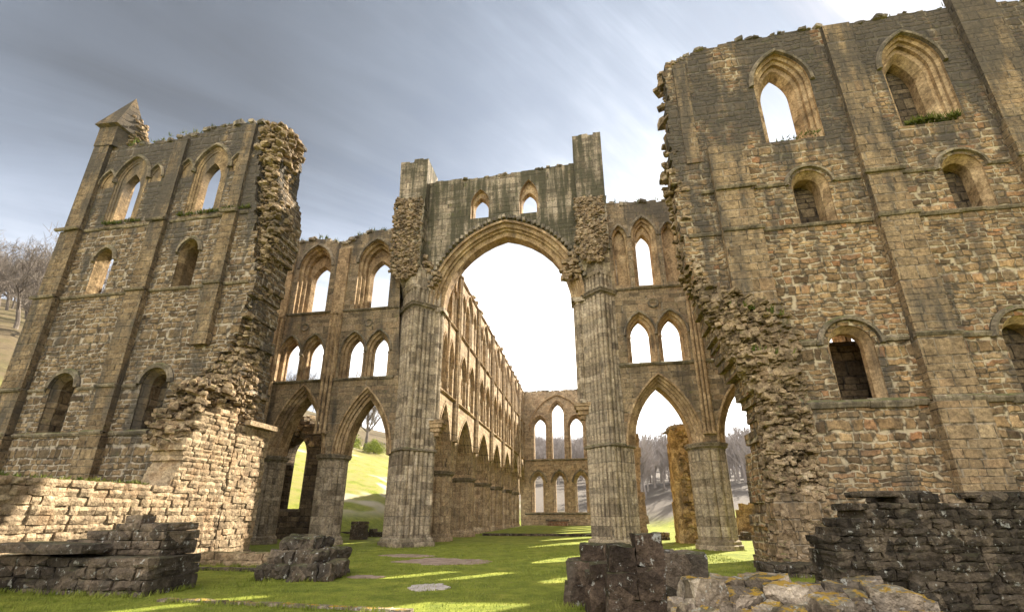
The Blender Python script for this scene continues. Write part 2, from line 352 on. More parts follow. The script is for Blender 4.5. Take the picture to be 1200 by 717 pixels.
def rock(mb, c, s, rot=0.0, seed=0, n=2, rough=.12, tilt=.0, roundness=.35):
    """one rough squared stone: a subdivided, rounded, noise-broken block"""
    r = random.Random(seed); hx, hy, hz = s[0] / 2, s[1] / 2, s[2] / 2
    idx = {}; vs = []; fs = []
    so = Vector((seed * 1.37 % 91, seed * 2.11 % 77, seed * .73 % 53))
    mt = Matrix.Rotation(rot, 3, 'Z') @ Matrix.Rotation(r.uniform(-tilt, tilt), 3, 'X') @ Matrix.Rotation(r.uniform(-tilt, tilt), 3, 'Y')
    C = Vector(c); ms = min(s)
    def vert(i, j, k):
        key = (i, j, k)
        if key in idx: return idx[key]
        p = Vector((i / n * 2 - 1, j / n * 2 - 1, k / n * 2 - 1))
        q = p.normalized() * (max(abs(p.x), abs(p.y), abs(p.z)))
        p = p.lerp(q * 1.22, roundness)
        p = Vector((p.x * hx, p.y * hy, p.z * hz))
        nv = noise.noise_vector(p * (1.6 / max(ms, .12)) + so)
        p += nv * rough * ms + noise.noise_vector(p * (5 / max(ms, .12)) + so) * rough * ms * .35
        idx[key] = len(vs); vs.append(mt @ p + C); return idx[key]
    for a in range(n):
        for b_ in range(n):
            for k in (0, n):
                fs.append((vert(a, b_, k), vert(a + 1, b_, k), vert(a + 1, b_ + 1, k), vert(a, b_ + 1, k)))
                fs.append((vert(a, k, b_), vert(a + 1, k, b_), vert(a + 1, k, b_ + 1), vert(a, k, b_ + 1)))
                fs.append((vert(k, a, b_), vert(k, a + 1, b_), vert(k, a + 1, b_ + 1), vert(k, a, b_ + 1)))
    mb.add(vs, fs)
def rubble(mb, fr, poly, d0, d1, n, smin=.18, smax=.5, seed=0, nn=2):
    """torn wall core: squared stones scattered in courses over the polygon poly (u,z), between depths d0 and d1"""
    r = random.Random(seed); us = [p[0] for p in poly]; zs = [p[1] for p in poly]; k = 0; tries = 0
    while k < n and tries < n * 20:
        tries += 1
        u = r.uniform(min(us), max(us)); z = r.uniform(min(zs), max(zs))
        if not inside((u, z), poly): continue
        s = smin + (smax - smin) * r.random() ** 1.7; d = r.uniform(d0, d1)
        C = fr(u, d, z); a_ = r.uniform(.6, 1.0) if r.random() < .55 else r.uniform(.3, .5); rock(mb, C, (s * r.uniform(.8, 1.4), s * r.uniform(.8, 1.3), s * a_), r.uniform(0, 3.14), seed * 1000 + k, nn, .24, .3, .25 if a_ < .55 else .4); k += 1
def topstones(mb, fr, line, d0, d1, seed=0, smin=.25, smax=.5, dens=1.0):
    r = random.Random(seed); k = 0
    for (u0, z0), (u1, z1) in zip(line, line[1:]):
        L = math.hypot(u1 - u0, z1 - z0); n = int(L / .33 * dens) + 1
        for i in range(n):
            t_ = r.random(); s = r.uniform(smin, smax)
            for dd in (d0 + .12, (d0 + d1) / 2, d1 - .15):
                if r.random() < .25: continue
                C = fr(u0 + (u1 - u0) * t_ + r.uniform(-.1, .1), dd + r.uniform(-.12, .12), z0 + (z1 - z0) * t_ + r.uniform(-.06, .1))
                rock(mb, C, (s, s * r.uniform(.7, 1.1), s * r.uniform(.35, .6)), r.uniform(-.4, .4), seed * 777 + k, 2, .2, .12, .25); k += 1
def tufts(mb, fr, line, d0, d1, n, seed=0, h=.22):
    """grass and small plants that root on wall tops"""
    r = random.Random(seed); segs = list(zip(line, line[1:])); Ls = [math.hypot(b_[0] - a[0], b_[1] - a[1]) for a, b_ in segs]
    for _ in range(n):
        (a, b_), = r.choices(segs, Ls); t_ = r.random(); u = a[0] + (b_[0] - a[0]) * t_; z = a[1] + (b_[1] - a[1]) * t_ + .05; d = r.uniform(d0, d1)
        for _k in range(5):
            hh = h * r.uniform(.4, 1.1); du = r.uniform(-.16, .16); dd = r.uniform(-.16, .16); w = r.uniform(.02, .05)
            p = Vector(fr(u + du * .4, d + dd * .4, z)); q = Vector(fr(u + du * 1.2, d + dd * 1.2, z + hh)); s = Vector((r.uniform(-1, 1), r.uniform(-1, 1), 0)) * w
            mb.add([p - s, p + s, q], [(0, 1, 2)])
def courses(mb, fr, u0, u1, top, d0, d1, h=.28, w=.5, seed=0, n=2, rough=.1, z0=-.1, gap=.012):
    """real coursed blocks along a low wall; top(u) gives its broken height"""
    r = random.Random(seed); z = z0; k = 0; row = 0
    while z < 8:
        hh = h * r.uniform(.75, 1.25); u = u0 - r.uniform(0, w); any_ = False
        while u < u1:
            ww = w * r.uniform(.55, 1.5); a, b_ = max(u, u0), min(u + ww, u1)
            if b_ - a > .08 and top((a + b_) / 2) > z + hh * .55:
                any_ = True; j = r.uniform(-.035, .035)
                p0 = Vector(fr(a, d0 + j, z)); p1 = Vector(fr(b_, d1, z + hh)); c = (p0 + p1) / 2; s = (abs(p1.x - p0.x) - gap, abs(p1.y - p0.y) - gap, hh - gap)
                rock(mb, c, s, r.uniform(-.015, .015), seed * 991 + k, n, rough, .01, .14)
            k += 1; u += ww
        z += hh; row += 1
        if not any_: break

def pier_profile(kind, rad, shafts=16, m=7):
    out = []
    N = shafts * m
    for i in range(N):
        a = 2 * math.pi * i / N
        fl = abs(math.sin(a * shafts / 2)) ** .6
        if kind == 'diamond': base = rad / (abs(math.cos(a)) ** 1.15 + abs(math.sin(a)) ** 1.15) ** (1 / 1.15)
        else: base = rad
        out.append((base * (.88 + .12 * fl) * math.cos(a), base * (.88 + .12 * fl) * math.sin(a)))
    return out
def scaled_loop(kind, rad, z, shafts=16, flute=True, jitter=0, seed=0):
    if flute: return [(x, y, z) for x, y in pier_profile(kind, rad, shafts)]
    N = shafts * 7; out = []
    for i in range(N):
        a = 2 * math.pi * i / N
        b_ = rad / (abs(math.cos(a)) ** 1.15 + abs(math.sin(a)) ** 1.15) ** (1 / 1.15) if kind == 'diamond' else rad * (1 / max(abs(math.cos((a + R(22.5)) % R(45) - R(22.5))), .9) * .97)
        out.append((b_ * math.cos(a), b_ * math.sin(a), z))
    return out
def stack(mb, loops, cap=True):
    for a, b_ in zip(loops, loops[1:]): mb.quadstrip(a, b_, True)
    if cap:
        mb.add(loops[0], [tuple(range(len(loops[0])))]); mb.add(loops[-1], [tuple(range(len(loops[-1])))])
def make_pier(name, parent, loc, kind, rad, z_cap, shafts=16, mat='pier', smooth=False):
    """clustered pier (built at the origin and placed at loc) with a plinth and a moulded capital as sub-parts"""
    s = MB(); zs = [.45 + (z_cap - .75) * i / 8 for i in range(9)]
    stack(s, [scaled_loop(kind, rad, z, shafts) for z in zs])
    p = s.build(name, M[mat], parent, smooth, loc)
    WLOC[p.name] = (0, 0, 0)
    def sub(nm, loops):
        q = MB(); stack(q, loops); o = q.build(nm, M['string'] if nm == 'capital' else M[mat]); o.parent = p; return o
    sub('plinth', [scaled_loop(kind, rad * k, z, shafts, False) for k, z in ((1.16, -.15), (1.16, .2), (1.08, .26), (1.08, .38), (1.0, .46))])
    sub('capital', [scaled_loop(kind, rad * k, z, shafts, False) for k, z in ((.96, z_cap - .32), (.98, z_cap - .22), (1.1, z_cap - .14), (1.1, z_cap - .05), (1.14, z_cap - .02), (1.14, z_cap + .06), (1.0, z_cap + .08))])
    return p
def shaft(mb, fr, u, d, r, z0, z1, n=8):
    A = []; B = []
    for i in range(n):
        a = 2 * math.pi * i / n; A.append(fr(u + r * math.cos(a), d + r * math.sin(a), z0)); B.append(fr(u + r * math.cos(a), d + r * math.sin(a), z1))
    mb.quadstrip(A, B, True)
    for z, k in ((z0, 1), (z1, 1)):
        C = [fr(u + r * 1.5 * math.cos(2 * math.pi * i / n), d + r * 1.5 * math.sin(2 * math.pi * i / n), z - .07) for i in range(n)]
        D = [fr(u + r * 1.5 * math.cos(2 * math.pi * i / n), d + r * 1.5 * math.sin(2 * math.pi * i / n), z + .07) for i in range(n)]
        mb.quadstrip(C, D, True); mb.add(C, [tuple(range(n))]); mb.add(D, [tuple(range(n))])
def slabbox(mb, fr, u0, u1, d0, d1, z0, z1, slope=0.0):
    """pilaster block: front at d0, weathered sloping top"""
    P_ = [fr(u0, d0, z0), fr(u1, d0, z0), fr(u1, d1, z0), fr(u0, d1, z0), fr(u0, d0, z1 - slope), fr(u1, d0, z1 - slope), fr(u1, d1, z1), fr(u0, d1, z1)]
    mb.add(P_, [(0, 3, 2, 1), (4, 5, 6, 7), (0, 1, 5, 4), (1, 2, 6, 5), (2, 3, 7, 6), (3, 0, 4, 7)])

# ------------------------------------------------------------------ generic pieces
def window(parent, fr, outer, inner, rec, thick, mat, hood_p=.12, blind=(), blocked=None, rev='dressed', front=.0, splay=.18, hood_mat=None, rec_steps=True, thin=None):
    """window of the ruin: outer arched recess, panel, splayed lancet; returns (hole in the facing, hole in the core)"""
    s = MB(); n = 9
    if outer:
        mo = [(.26, front, .1), (.26, front + rec * .24, .1), (.14, front + rec * .33, .05), (.14, front + rec * .58, .03), (0, front + rec * .66, 0), (0, front + rec, 0)] if rec_steps else [(0, front, .0), (0, front + rec, 0)]
        f, last = reveal(s, fr, outer, mo)
        pin = arch(*inner, o=splay)
        sheet(s, fr, last, [pin], front + rec)
        reveal(s, fr, inner, [(splay, front + rec, 0.0), (0, front + rec + .3, 0)] + ([(0, front + rec + .36, 0), (.3, front + rec + .36, 0)] if thin else [(.02, thick - .1, 0), (.3, thick, 0)]))
    else:
        f, _ = reveal(s, fr, inner, [(.0 + splay, front, .12), (splay, front + .06, .12), (0, front + .3, 0)] + ([(.0, front + .5, 0), (.35, front + .5, 0)] if thin else [(.05, thick - .1, 0), (.3, thick, 0)]))
    holes = [f]
    if thin:        # wall passage behind the thin outer skin
        c, hw, z0, zs, za = inner; rect = [(c - hw - thin[0], z0 - .25), (c + hw + thin[1], z0 - .25), (c + hw + thin[1], za + thin[2]), (c - hw - thin[0], za + thin[2])]
        dd = front + (rec + .365 if outer else .505)
        sheet(s, fr, rect, [arch(*inner, o=.27)], dd); s.quadstrip([fr(u, dd, z) for u, z in rect], [fr(u, thick, z) for u, z in rect], True)
    for bs, bd in blind:
        a, b_ = reveal(s, fr, bs, [(.1, front, 0), (.1, front + bd * .3, 0), (0, front + bd * .5, 0), (0, front + bd, 0)])
        sheet(s, fr, b_, [], front + bd); holes.append(a)
    w = s.build('window', M[rev], parent)
    if hood_p:
        h = MB(); sp = outer or inner; o0 = (.26 if (outer and rec_steps) else splay) + .02
        hood(h, fr, sp, o0, o0 + .17, hood_p, d=front)
        for bs, bd in blind: hood(h, fr, bs, .12, .24, hood_p * .8, d=front)
        q = h.build('hood_mould', M[hood_mat or 'string']); q.parent = w
        q.matrix_parent_inverse = Matrix.Identity(4)
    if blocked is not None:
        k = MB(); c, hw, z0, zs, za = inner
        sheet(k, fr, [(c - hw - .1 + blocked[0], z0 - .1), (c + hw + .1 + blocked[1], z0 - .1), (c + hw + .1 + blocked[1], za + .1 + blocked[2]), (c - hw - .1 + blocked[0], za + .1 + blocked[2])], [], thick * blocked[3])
        q = k.build('painted_shade_panel', M['inner']); q.parent = w  # dark panel stands in for the shade inside the opening
    if thin: return holes, rect
    return holes, arch(*inner, o=.3)

def arcade_outline(u0, u1, zc, arches, top, o, bottom_extra=()):
    """outline with arch notches cut into its foot; top = broken line from u1 back to u0"""
    pts = [(u0, zc)]
    for cx, hw, za in sorted(arches):
        a = arch(cx, hw, zc, zc, za, o=o)[1:-1]
        a[0] = (a[0][0], zc); pts += a
    pts.append((u1, zc)); return pts + top

# ------------------------------------------------------------------ NORTH TRANSEPT, west wall (left tower)
def north_tower():
    fr = FX(15.6); T = 1.9
    t = thing('transept_wall', 'tall shadowed ruin wall on the left, with a pointed stone pinnacle on its far corner', 'ruined wall', (-20.5, 15.6, 0), 'transept walls')
    hf = []; hb = []
    def win(**k):
        a, b_ = window(t, fr, **k); hf.extend(a); hb.append(b_)
    for cx in (-22.95, -18.15):
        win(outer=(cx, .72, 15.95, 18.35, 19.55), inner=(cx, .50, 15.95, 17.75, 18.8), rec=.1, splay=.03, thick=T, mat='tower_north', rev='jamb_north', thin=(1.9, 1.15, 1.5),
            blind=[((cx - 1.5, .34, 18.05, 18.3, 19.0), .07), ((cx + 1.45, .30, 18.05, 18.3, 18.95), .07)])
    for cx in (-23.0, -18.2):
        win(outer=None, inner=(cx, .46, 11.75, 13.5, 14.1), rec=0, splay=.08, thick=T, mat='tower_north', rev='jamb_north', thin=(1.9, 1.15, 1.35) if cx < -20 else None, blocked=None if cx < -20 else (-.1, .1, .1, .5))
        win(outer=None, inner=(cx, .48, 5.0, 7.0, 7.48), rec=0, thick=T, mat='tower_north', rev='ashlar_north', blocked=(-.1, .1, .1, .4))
    top = [(-15.8, 21.0), (-16.7, 21.25), (-18.8, 21.15), (-19.6, 20.9), (-21.3, 20.75), (-23.2, 20.8), (-26.0, 21.0)]
    torn = [(-17.0, -.3), (-16.9, 3.3), (-17.5, 5.0), (-17.2, 6.1), (-16.2, 6.9), (-15.5, 7.6), (-14.9, 8.7), (-14.5, 10.2), (-14.3, 11.7), (-14.7, 13.6), (-15.1, 15.5), (-15.5, 18.2), (-15.8, 21.0)]
    face = [(-26.0, -.3)] + jag(torn, .35, .12, 3)[:-1] + jag(top, .4, .1, 4)
    s = MB(); wall(s, fr, face, hf, hf, 0, .42)
    rear = [(-13.85, -.3), (-13.85, 5.2), (-14.1, 5.6), (-14.2, 7.2), (-14.45, 10.4), (-14.3, 12.7), (-13.9, 14.6), (-13.95, 15.9), (-14.6, 17.3), (-14.6, 20.0), (-14.45, 20.7)]
    top2 = [(-14.45, 20.7), (-15.2, 21.1), (-16.7, 21.1), (-18.8, 21.0), (-21.3, 20.6), (-23.2, 20.7), (-25.95, 20.9)]
    core = [(-25.95, -.3)] + jag(rear, .35, .13, 5)[:-1] + jag(top2, .4, .12, 6)
    wall(s, fr, core, hb, hb, .42, T)
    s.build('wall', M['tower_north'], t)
    # pilasters
    for u0, u1, zt, p in ((-26.1, -24.8, 22.1, .35), (-20.85, -19.8, 20.6, .32), (-16.75, -15.85, 20.95, .3)):
        q = MB(); zs = [-.3, 4.92, 11.62, 15.45, zt]
        for i, (a, b_) in enumerate(zip(zs, zs[1:])):
            if u1 > -16 and b_ < 6: continue
            slabbox(q, fr, u0 + .05 * i, u1 - .05 * i, -p + .05 * i, .05, max(a, 8.6 if u1 > -16 else a), b_, .1)
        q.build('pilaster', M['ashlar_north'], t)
    for z, segs in ((15.45, (-26.2, -15.4)), (11.62, (-26.2, -14.6)), (4.92, (-26.2, -17.9))):
        q = MB(); r = random.Random(int(z)); cuts = [(-24.8, 0), (-20.85, -.3), (-19.8, 0), (-16.75, -.27), (-15.85, 0)]
        u = segs[0]; d = -.33
        for cu, nd in cuts + [(segs[1], 0)]:
            e = min(cu, segs[1])
            if e > u + .05: string(q, fr, u, e, z, .11, .17, d)
            u = max(u, cu); d = nd
        q.build('string_course', M['string'], t)
    q = MB()
    for a, b_, d in ((-26.2, -24.8, -.33), (-24.8, -23.85, 0), (-22.15, -20.85, 0), (-20.85, -19.8, -.3), (-19.8, -19.05, 0), (-17.35, -16.7, 0)): string(q, fr, a, b_, 6.95, .1, .16, d)
    for cx in (-23.0, -18.2): hood(q, fr, (cx, .48, 5.0, 7.0, 7.48), .30, .44, .11)
    q.build('string_course', M['string'], t)
    # torn core
    q = MB()
    poly = torn[2:] + [(-14.45, 20.7)] + list(reversed(rear[2:]))
    rubble(q, fr, poly, .16, 1.4, 3600, .08, .30, 11)
    rubble(q, fr, [(-15.9, 18.4), (-14.4, 18.4), (-14.2, 20.6), (-15.7, 21)], -.1, 1.5, 500, .12, .32, 12)
    rubble(q, fr, [(-17.7, 4.6), (-17.4, 6.6), (-15.4, 7.9), (-14.2, 8.2), (-13.9, 5.5), (-14.5, 4.9)], -.0, 1.0, 1200, .09, .30, 13)
    q.build('rubble_core', M['core'], t)
    q = MB(); topstones(q, fr, top[:-1] + [(-23.3, 20.9)], 0, T, 14); q.build('wall_top', M['cap_rubble'], t)
    q = MB(); tufts(q, fr, [(-16.0, 21.2), (-25, 20.95)], -.05, T, 200, 15, .26); tufts(q, fr, [(-19.4, 15.6), (-15.4, 15.6)], -.12, .05, 120, 16, .18); tufts(q, fr, [(-23.8, 15.6), (-21.6, 15.6)], -.12, .1, 70, 17, .18)
    tag(q.build('wall_plants', M['ivy'], t), kind='stuff')
    # pinnacle
    q = MB(); b0 = [(-25.97, 15.36, 20.9), (-24.75, 15.36, 20.8), (-23.9, 16.6, 20.8), (-26.0, 17.3, 20.9)]
    b1 = [(-25.97, 15.36, 22.25), (-24.75, 15.36, 22.15), (-24.1, 16.6, 21.7), (-26.0, 17.3, 22.25)]
    q.quadstrip(b0, b1, True); q.add(b1, [(0, 1, 2, 3)])
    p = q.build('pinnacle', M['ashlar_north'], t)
    q = MB(); e = [(-26.1, 15.15, 22.25), (-24.6, 15.15, 22.15), (-24.0, 16.6, 21.7), (-26.1, 17.3, 22.25)]; ap = (-24.75, 15.75, 24.55)
    q.add(e + [ap], [(0, 1, 4), (1, 2, 4), (2, 3, 4), (3, 0, 4), (0, 1, 2, 3)])
    c = q.build('spirelet', M['ashlar_north']); c.parent = p
    q = MB(); rubble(q, fr, [(-24.6, 21.3), (-23.7, 21.1), (-24.3, 22.9), (-24.6, 23.4)], .2, 1.0, 80, .12, .3, 18); c = q.build('broken_stone', M['core']); c.parent = p
    return t

# ------------------------------------------------------------------ SOUTH TRANSEPT, west wall (right tower)
def south_tower():
    fr = FX(15.6); T = 1.9
    t = thing('transept_wall', 'tall tan ruin wall on the right, with round headed windows low down and two large pointed ones above', 'ruined wall', (11, 15.6, 0), 'transept walls')
    hf = []; hb = []
    def win(**k):
        a, b_ = window(t, fr, **k); hf.extend(a); hb.append(b_)
    for cx, bl in ((8.85, None), (13.7, (.0, .0, .1, .56))):
        win(outer=(cx, .82, 15.9, 18.75, 20.2), inner=(cx - .05, .55, 15.9, 18.5, 19.75), rec=.4, thick=T, mat='tower', blocked=bl, thin=(.4, 1.3, 1.4) if bl is None else None)
    for cx, bl in ((8.95, (-.2, .2, .1, .42)), (14.05, (-.2, .2, .1, .38))):
        win(outer=None, inner=(cx, .46, 12.0, 13.62, 14.08), rec=0, thick=T, mat='tower', blocked=bl, hood_p=0)
    for cx, bl in ((8.95, (-.1, 1.6, .1, .9)), (14.05, (-.2, .2, .1, .38)), (18.9, (-.2, .2, .1, .38))):
        win(outer=None, inner=(cx, .52, 5.2, 7.05, 7.57), rec=0, thick=T, mat='tower', blocked=bl, hood_p=0, thin=(.2, 1.7, 1.5) if cx < 10 else None)
    top = [(22.6, 19.5), (19.6, 20.8), (17.3, 21.6), (15.4, 21.65), (13.9, 21.6), (12.3, 21.55), (10.8, 21.6), (9.3, 21.65), (6.7, 21.5), (5.5, 21.3), (4.9, 20.9), (4.4, 20.8)]
    torn = [(4.4, 20.8), (4.1, 17.2), (4.05, 14.0), (4.06, 12.9), (4.05, 11.0), (4.4, 9.5), (5.0, 8.4), (6.1, 7.4), (6.85, 6.7), (7.1, 5.2), (7.0, 3.2), (7.1, 1.7), (7.0, -.3)]
    face = [(22.6, -.3)] + jag(top, .4, .1, 24)[:-1] + jag(torn, .35, .13, 23)
    s = MB(); wall(s, fr, face, hf, hf, 0, .42)
    rear = [(4.95, 20.7), (4.65, 19.0), (4.5, 16.0), (4.3, 14.8), (4.35, 12.6), (4.45, 10.5), (4.7, 9.0), (5.3, 6.75), (5.9, 5.6), (5.85, 4.0), (5.6, 2.0), (5.5, -.3)]
    top2 = [(22.55, 19.3), (19.6, 20.7), (17.3, 21.4), (12.3, 21.4), (9.3, 21.5), (6.7, 21.4), (4.95, 20.7)]
    core = [(22.55, -.3)] + jag(top2, .4, .1, 26)[:-1] + jag(rear, .35, .13, 25)
    wall(s, fr, core, hb, hb, .42, T)
    s.build('wall', M['tower'], t)
    for u0, u1, zt, z0, p in ((4.65, 5.35, 20.7, 15.2, .22), (5.5, 6.98, 15.9, 8.4, .3), (10.68, 12.05, 21.5, -.3, .36), (15.55, 17.35, 22.6, -.3, .4), (20.5, 22.7, 20, -.3, .4)):
        q = MB(); zs = [max(z0, -.3), 5.05, 7.2, 11.85, 15.2, zt]
        for i, (a, b_) in enumerate(zip(zs, zs[1:])):
            a = max(a, z0)
            if b_ <= a: continue
            slabbox(q, fr, u0 + (.04 * i if u0 > 10 else 0), u1 - .04 * i, -p + .04 * i, .05, a, b_, .1 if i in (0, 4) else .02)
        q.build('pilaster', M['ashlar'], t)
    def run(z, u0, u1, skip=(), p=.11, h=.17, name='string_course'):
        q = MB(); segs = [(4.1, 5.5, 0), (5.5, 6.98, -.22), (6.98, 10.68, 0), (10.68, 12.05, -.27), (12.05, 15.55, 0), (15.55, 17.35, -.3), (17.35, 20.5, 0), (20.5, 22.7, -.3)]
        for a, b_, d in segs:
            a = max(a, u0); b_ = min(b_, u1)
            parts = [(a, b_)]
            for s0, s1 in skip:
                parts = [x for a_, b2 in parts for x in ((a_, min(b2, s0)), (max(a_, s1), b2)) if x[1] - x[0] > .05]
            for a_, b2 in parts:
                if b2 > a_ + .05: string(q, fr, a_, b2, z, p, h, d)
        return q
    run(5.08, 6.9, 22.7, p=.14, h=.26).build('string_course', M['string'], t)
    run(11.85, 4.3, 22.7).build('string_course', M['string'], t)
    q = run(7.22, 6.3, 22.7, [(8.0, 9.9), (13.1, 15.0), (17.95, 19.85)], p=.13, h=.2)
    for cx in (8.95, 14.05, 18.9): hood(q, fr, (cx, .52, 5.2, 7.05, 7.57), .36, .52, .13)
    q.build('string_course', M['string'], t)
    q = run(13.75, 5.0, 22.7, [(8.15, 9.75), (13.25, 14.85)])
    for cx in (8.95, 14.05): hood(q, fr, (cx, .46, 12, 13.62, 14.08), .30, .44, .11)
    q.build('string_course', M['string'], t)
    # arch rings of the round windows
    q = MB()
    poly = torn[4:] + list(reversed(rear[5:]))
    rubble(q, fr, [(4.3, 10.8), (5.0, 8.9), (6.6, 7.3), (7.2, 6.0), (7.1, -.1), (5.55, -.1), (5.7, 3), (5.9, 5.4), (5.2, 6.9), (4.5, 9)], -.2, .5, 3800, .08, .30, 31)
    rubble(q, fr, [(3.95, 16), (4.5, 16), (4.7, 10), (4.2, 9.8)], 0, 1.5, 260, .15, .35, 32)
    rubble(q, fr, [(4.5, 9.6), (6.9, 8.6), (7.2, 7.4), (6.9, 5.6), (5.4, 6.4)], -.35, .2, 1200, .10, .34, 33)
    rubble(q, fr, [(4.3, 21.0), (4.8, 21.1), (4.9, 16), (4.1, 16)], .1, 1.6, 70, .2, .5, 34)
    q.build('rubble_core', M['core'], t)
    q = MB(); sheetpts = [(5.45, -.2), (7.05, -.2), (7.05, 2.2), (6.3, 2.3), (5.6, 2.1)]
    wall(q, fr, jag(sheetpts[1:4], .3, .06, 28) + jag(sheetpts[4:] + sheetpts[:1], .3, .06, 29), [], [], -.22, .4)
    hood(q, fr, (5.85, .2, .5, .95, 1.6), .0, .08, .06, d=-.22)
    sheet(q, fr, [(6.42, .65), (6.6, .65), (6.6, 1.25), (6.42, 1.25)], [], -.225)
    q.build('respond', M['ashlar'], t)
    q = MB(); topstones(q, fr, top[1:], 0, T, 35, .14, .34, 1.4); q.build('wall_top', M['cap_rubble'], t)
    q = MB(); tufts(q, fr, top[2:-1], 0, T, 60, 36, .16); tufts(q, fr, [(12.9, 15.85), (14.6, 15.9)], -.15, .4, 160, 37, .24); tufts(q, fr, [(8.2, 15.85), (9.7, 15.9)], -.1, .3, 25, 38, .15)
    tufts(q, fr, [(5.2, 8.6), (6.9, 8.0)], -.5, .4, 60, 39, .3); tufts(q, fr, [(5.6, 6.8), (7.0, 6.6)], -.5, .2, 40, 40, .3)
    tag(q.build('wall_plants', M['ivy'], t), kind='stuff')
    # putlog holes: dark boxes on the facing stand in for their shade
    for u, z in ((10.45, 4.55), (13.1, 4.45), (15.2, 6.3)):
        q = MB(); q.box(u - .11, u + .11, 15.6 - .012, 15.65, z - .12, z + .12); q.build('putlog_hole_shade', M['inner'], t)
    return t

# ------------------------------------------------------------------ transept arcades (plane Y = 24)
def transept_arcade(side):
    fr = FX(24.0); T = 1.4; north = side == 'n'
    if north:
        t = thing('arcade_wall', 'three tier arcade wall left of the great arch, two clerestory lancets under a ragged top', 'ruined wall', (-17, 24, 0), 'transept arcades')
        arches = [(-21.3, 1.45, 8.5), (-17.05, 1.45, 8.6), (-12.8, 1.32, 8.25)]; u0, u1 = -24.4, -10.6; zc = 4.9
        top = [(-11.6, 19.75), (-13.4, 20.0), (-14.6, 19.7), (-15.6, 19.2), (-17.5, 19.9), (-19.2, 19.6), (-20.5, 19.4), (-22, 19.0), (-24.4, 18.6)]
        tri = [-22.8, -21.1, -18.45, -16.8, -14.05, -12.4]; cler = [-21.8, -17.55, -13.2]; piers = [-23.4, -19.1, -14.95]
        bays = [(-19.9, -19.1), (-15.85, -15.05)]
    else:
        t = thing('arcade_wall', 'arcade wall right of the great arch, one lancet between narrow blind arches at the top', 'ruined wall', (10, 24, 0), 'transept arcades')
        arches = [(4.05, 1.45, 8.3), (8.7, 1.6, 8.4), (13.7, 1.6, 8.4), (18.7, 1.6, 8.4)]; u0, u1 = 2.0, 22.0; zc = 5.05
        top = [(22, 19.4), (19, 19.8), (16.2, 20.0), (12, 19.9), (8, 20.1), (6.2, 20.0), (4.2, 20.05), (2.0, 20.15)]
        tri = [3.35, 5.05, 7.85, 9.55, 12.85, 14.55, 17.85, 19.55]; cler = [4.05, 8.7, 13.7, 18.7]; piers = [6.2, 11.2, 16.2, 21.2]
        bays = [(5.95, 6.5), (10.9, 11.5), (15.9, 16.5)]
    hf = []; hb = []
    for cx in tri:
        s = MB(); sp = (cx, .5 if cx < 6 else .7, 9.55, 11.2, 12.2)  # hidden ones wider, to pass more sun
        a, _ = reveal(s, fr, sp, [(.30, 0, 0), (.30, .1, 0), (.2, .14, 0), (.2, .3, 0), (.06, .34, 0), (.06, .6, 0), (0, .64, 0), (0, .72, 0), (.3, .72, 0)])
        hf.append(a); l_, r_ = (1.14, .5) if north else (.84, .84)
        rect = [(cx - l_, 9.3), (cx + r_, 9.3), (cx + r_, 12.9), (cx - l_, 12.9)]; hb.append(rect)
        sheet(s, fr, rect, [[(max(cx - l_ + .02, min(cx + r_ - .02, u)), z) for u, z in arch(*sp, o=.24)]], .73)
        s.quadstrip([fr(u, .73, z) for u, z in rect], [fr(u, T, z) for u, z in rect], True)
        w = s.build('triforium_opening', M['dressed'], t)
        h = MB(); hood(h, fr, sp, .32, .44, .1); q = h.build('hood_mould', M['string']); q.parent = w
        for k in (-1, 1):
            for dd, uu in ((.12, .38), (.34, .2)):
                h = MB(); shaft(h, fr, cx + k * (sp[1] + uu - .12), dd, .05, 9.6, 11.2); q = h.build('colonnette', M['dressed']); q.parent = w
    for cx in cler:
        if north:
            a, b_ = window(t, fr, outer=(cx, .90, 14.25, 17.6, 19.0), inner=(cx + .05, .68, 14.3, 16.9, 18.05), rec=.85, splay=.1, thick=T, mat='arcade', hood_p=.08, thin=(.5, .3, .6))
        elif cx > 6:
            a, b_ = window(t, fr, outer=(cx, 1.25, 14.35, 17.2, 18.9), inner=(cx, 1.15, 14.45, 17.0, 18.6), rec=.3, thick=T, mat='arcade', hood_p=.08, splay=.05, thin=(.4, .9, .5))  # hidden bays: windows enlarged so sun stripes reach the grass
        else:
            a, b_ = window(t, fr, outer=(cx, .46, 14.35, 17.6, 18.6), inner=(cx, .42, 14.55, 17.1, 18.0), rec=.5, thick=T, mat='arcade', hood_p=.08, splay=.05, thin=(.75, .75, .7),
                           blind=[((cx - 1.42, .34, 14.4, 17.6, 18.35), .45), ((cx + 1.48, .34, 14.4, 17.6, 18.3), .45)])
        hf.extend(a); hb.append(b_)
    O = .52
    out = arcade_outline(u0, u1, zc, arches, jag(top, .42, .13, 41 if north else 42), O)
    s = MB(); sheet(s, fr, out, hf, 0)
    outb = arcade_outline(u0, u1, zc, arches, jag(top, .42, .13, 41 if north else 42), .02)
    sheet(s, fr, outb, hb, T)
    tl = out[-len(jag(top, .42, .13, 41 if north else 42)):]
    s.quadstrip([fr(u, 0, z) for u, z in tl], [fr(u, T, z) for u, z in tl])
    s.build('wall', M['arcade'], t)
    for cx, hw, za in arches:
        q = MB(); L = [[(u, z) for u, z in arch(cx, hw, zc, zc, za, o=o)[1:-1]] for o in (O, O, .42, .42, .30, .30, .17, .17, .0, .0, .08, .02)]
        D = [-.0, -.06, -.06, .10, .13, .26, .29, .42, .46, 1.0, 1.05, T]
        for (A, da), (B_, db) in zip(zip(L, D), list(zip(L, D))[1:]): q.quadstrip([fr(u, da, z) for u, z in A], [fr(u, db, z) for u, z in B_])
        q.build('arch_moulding', M['dressed'], t)
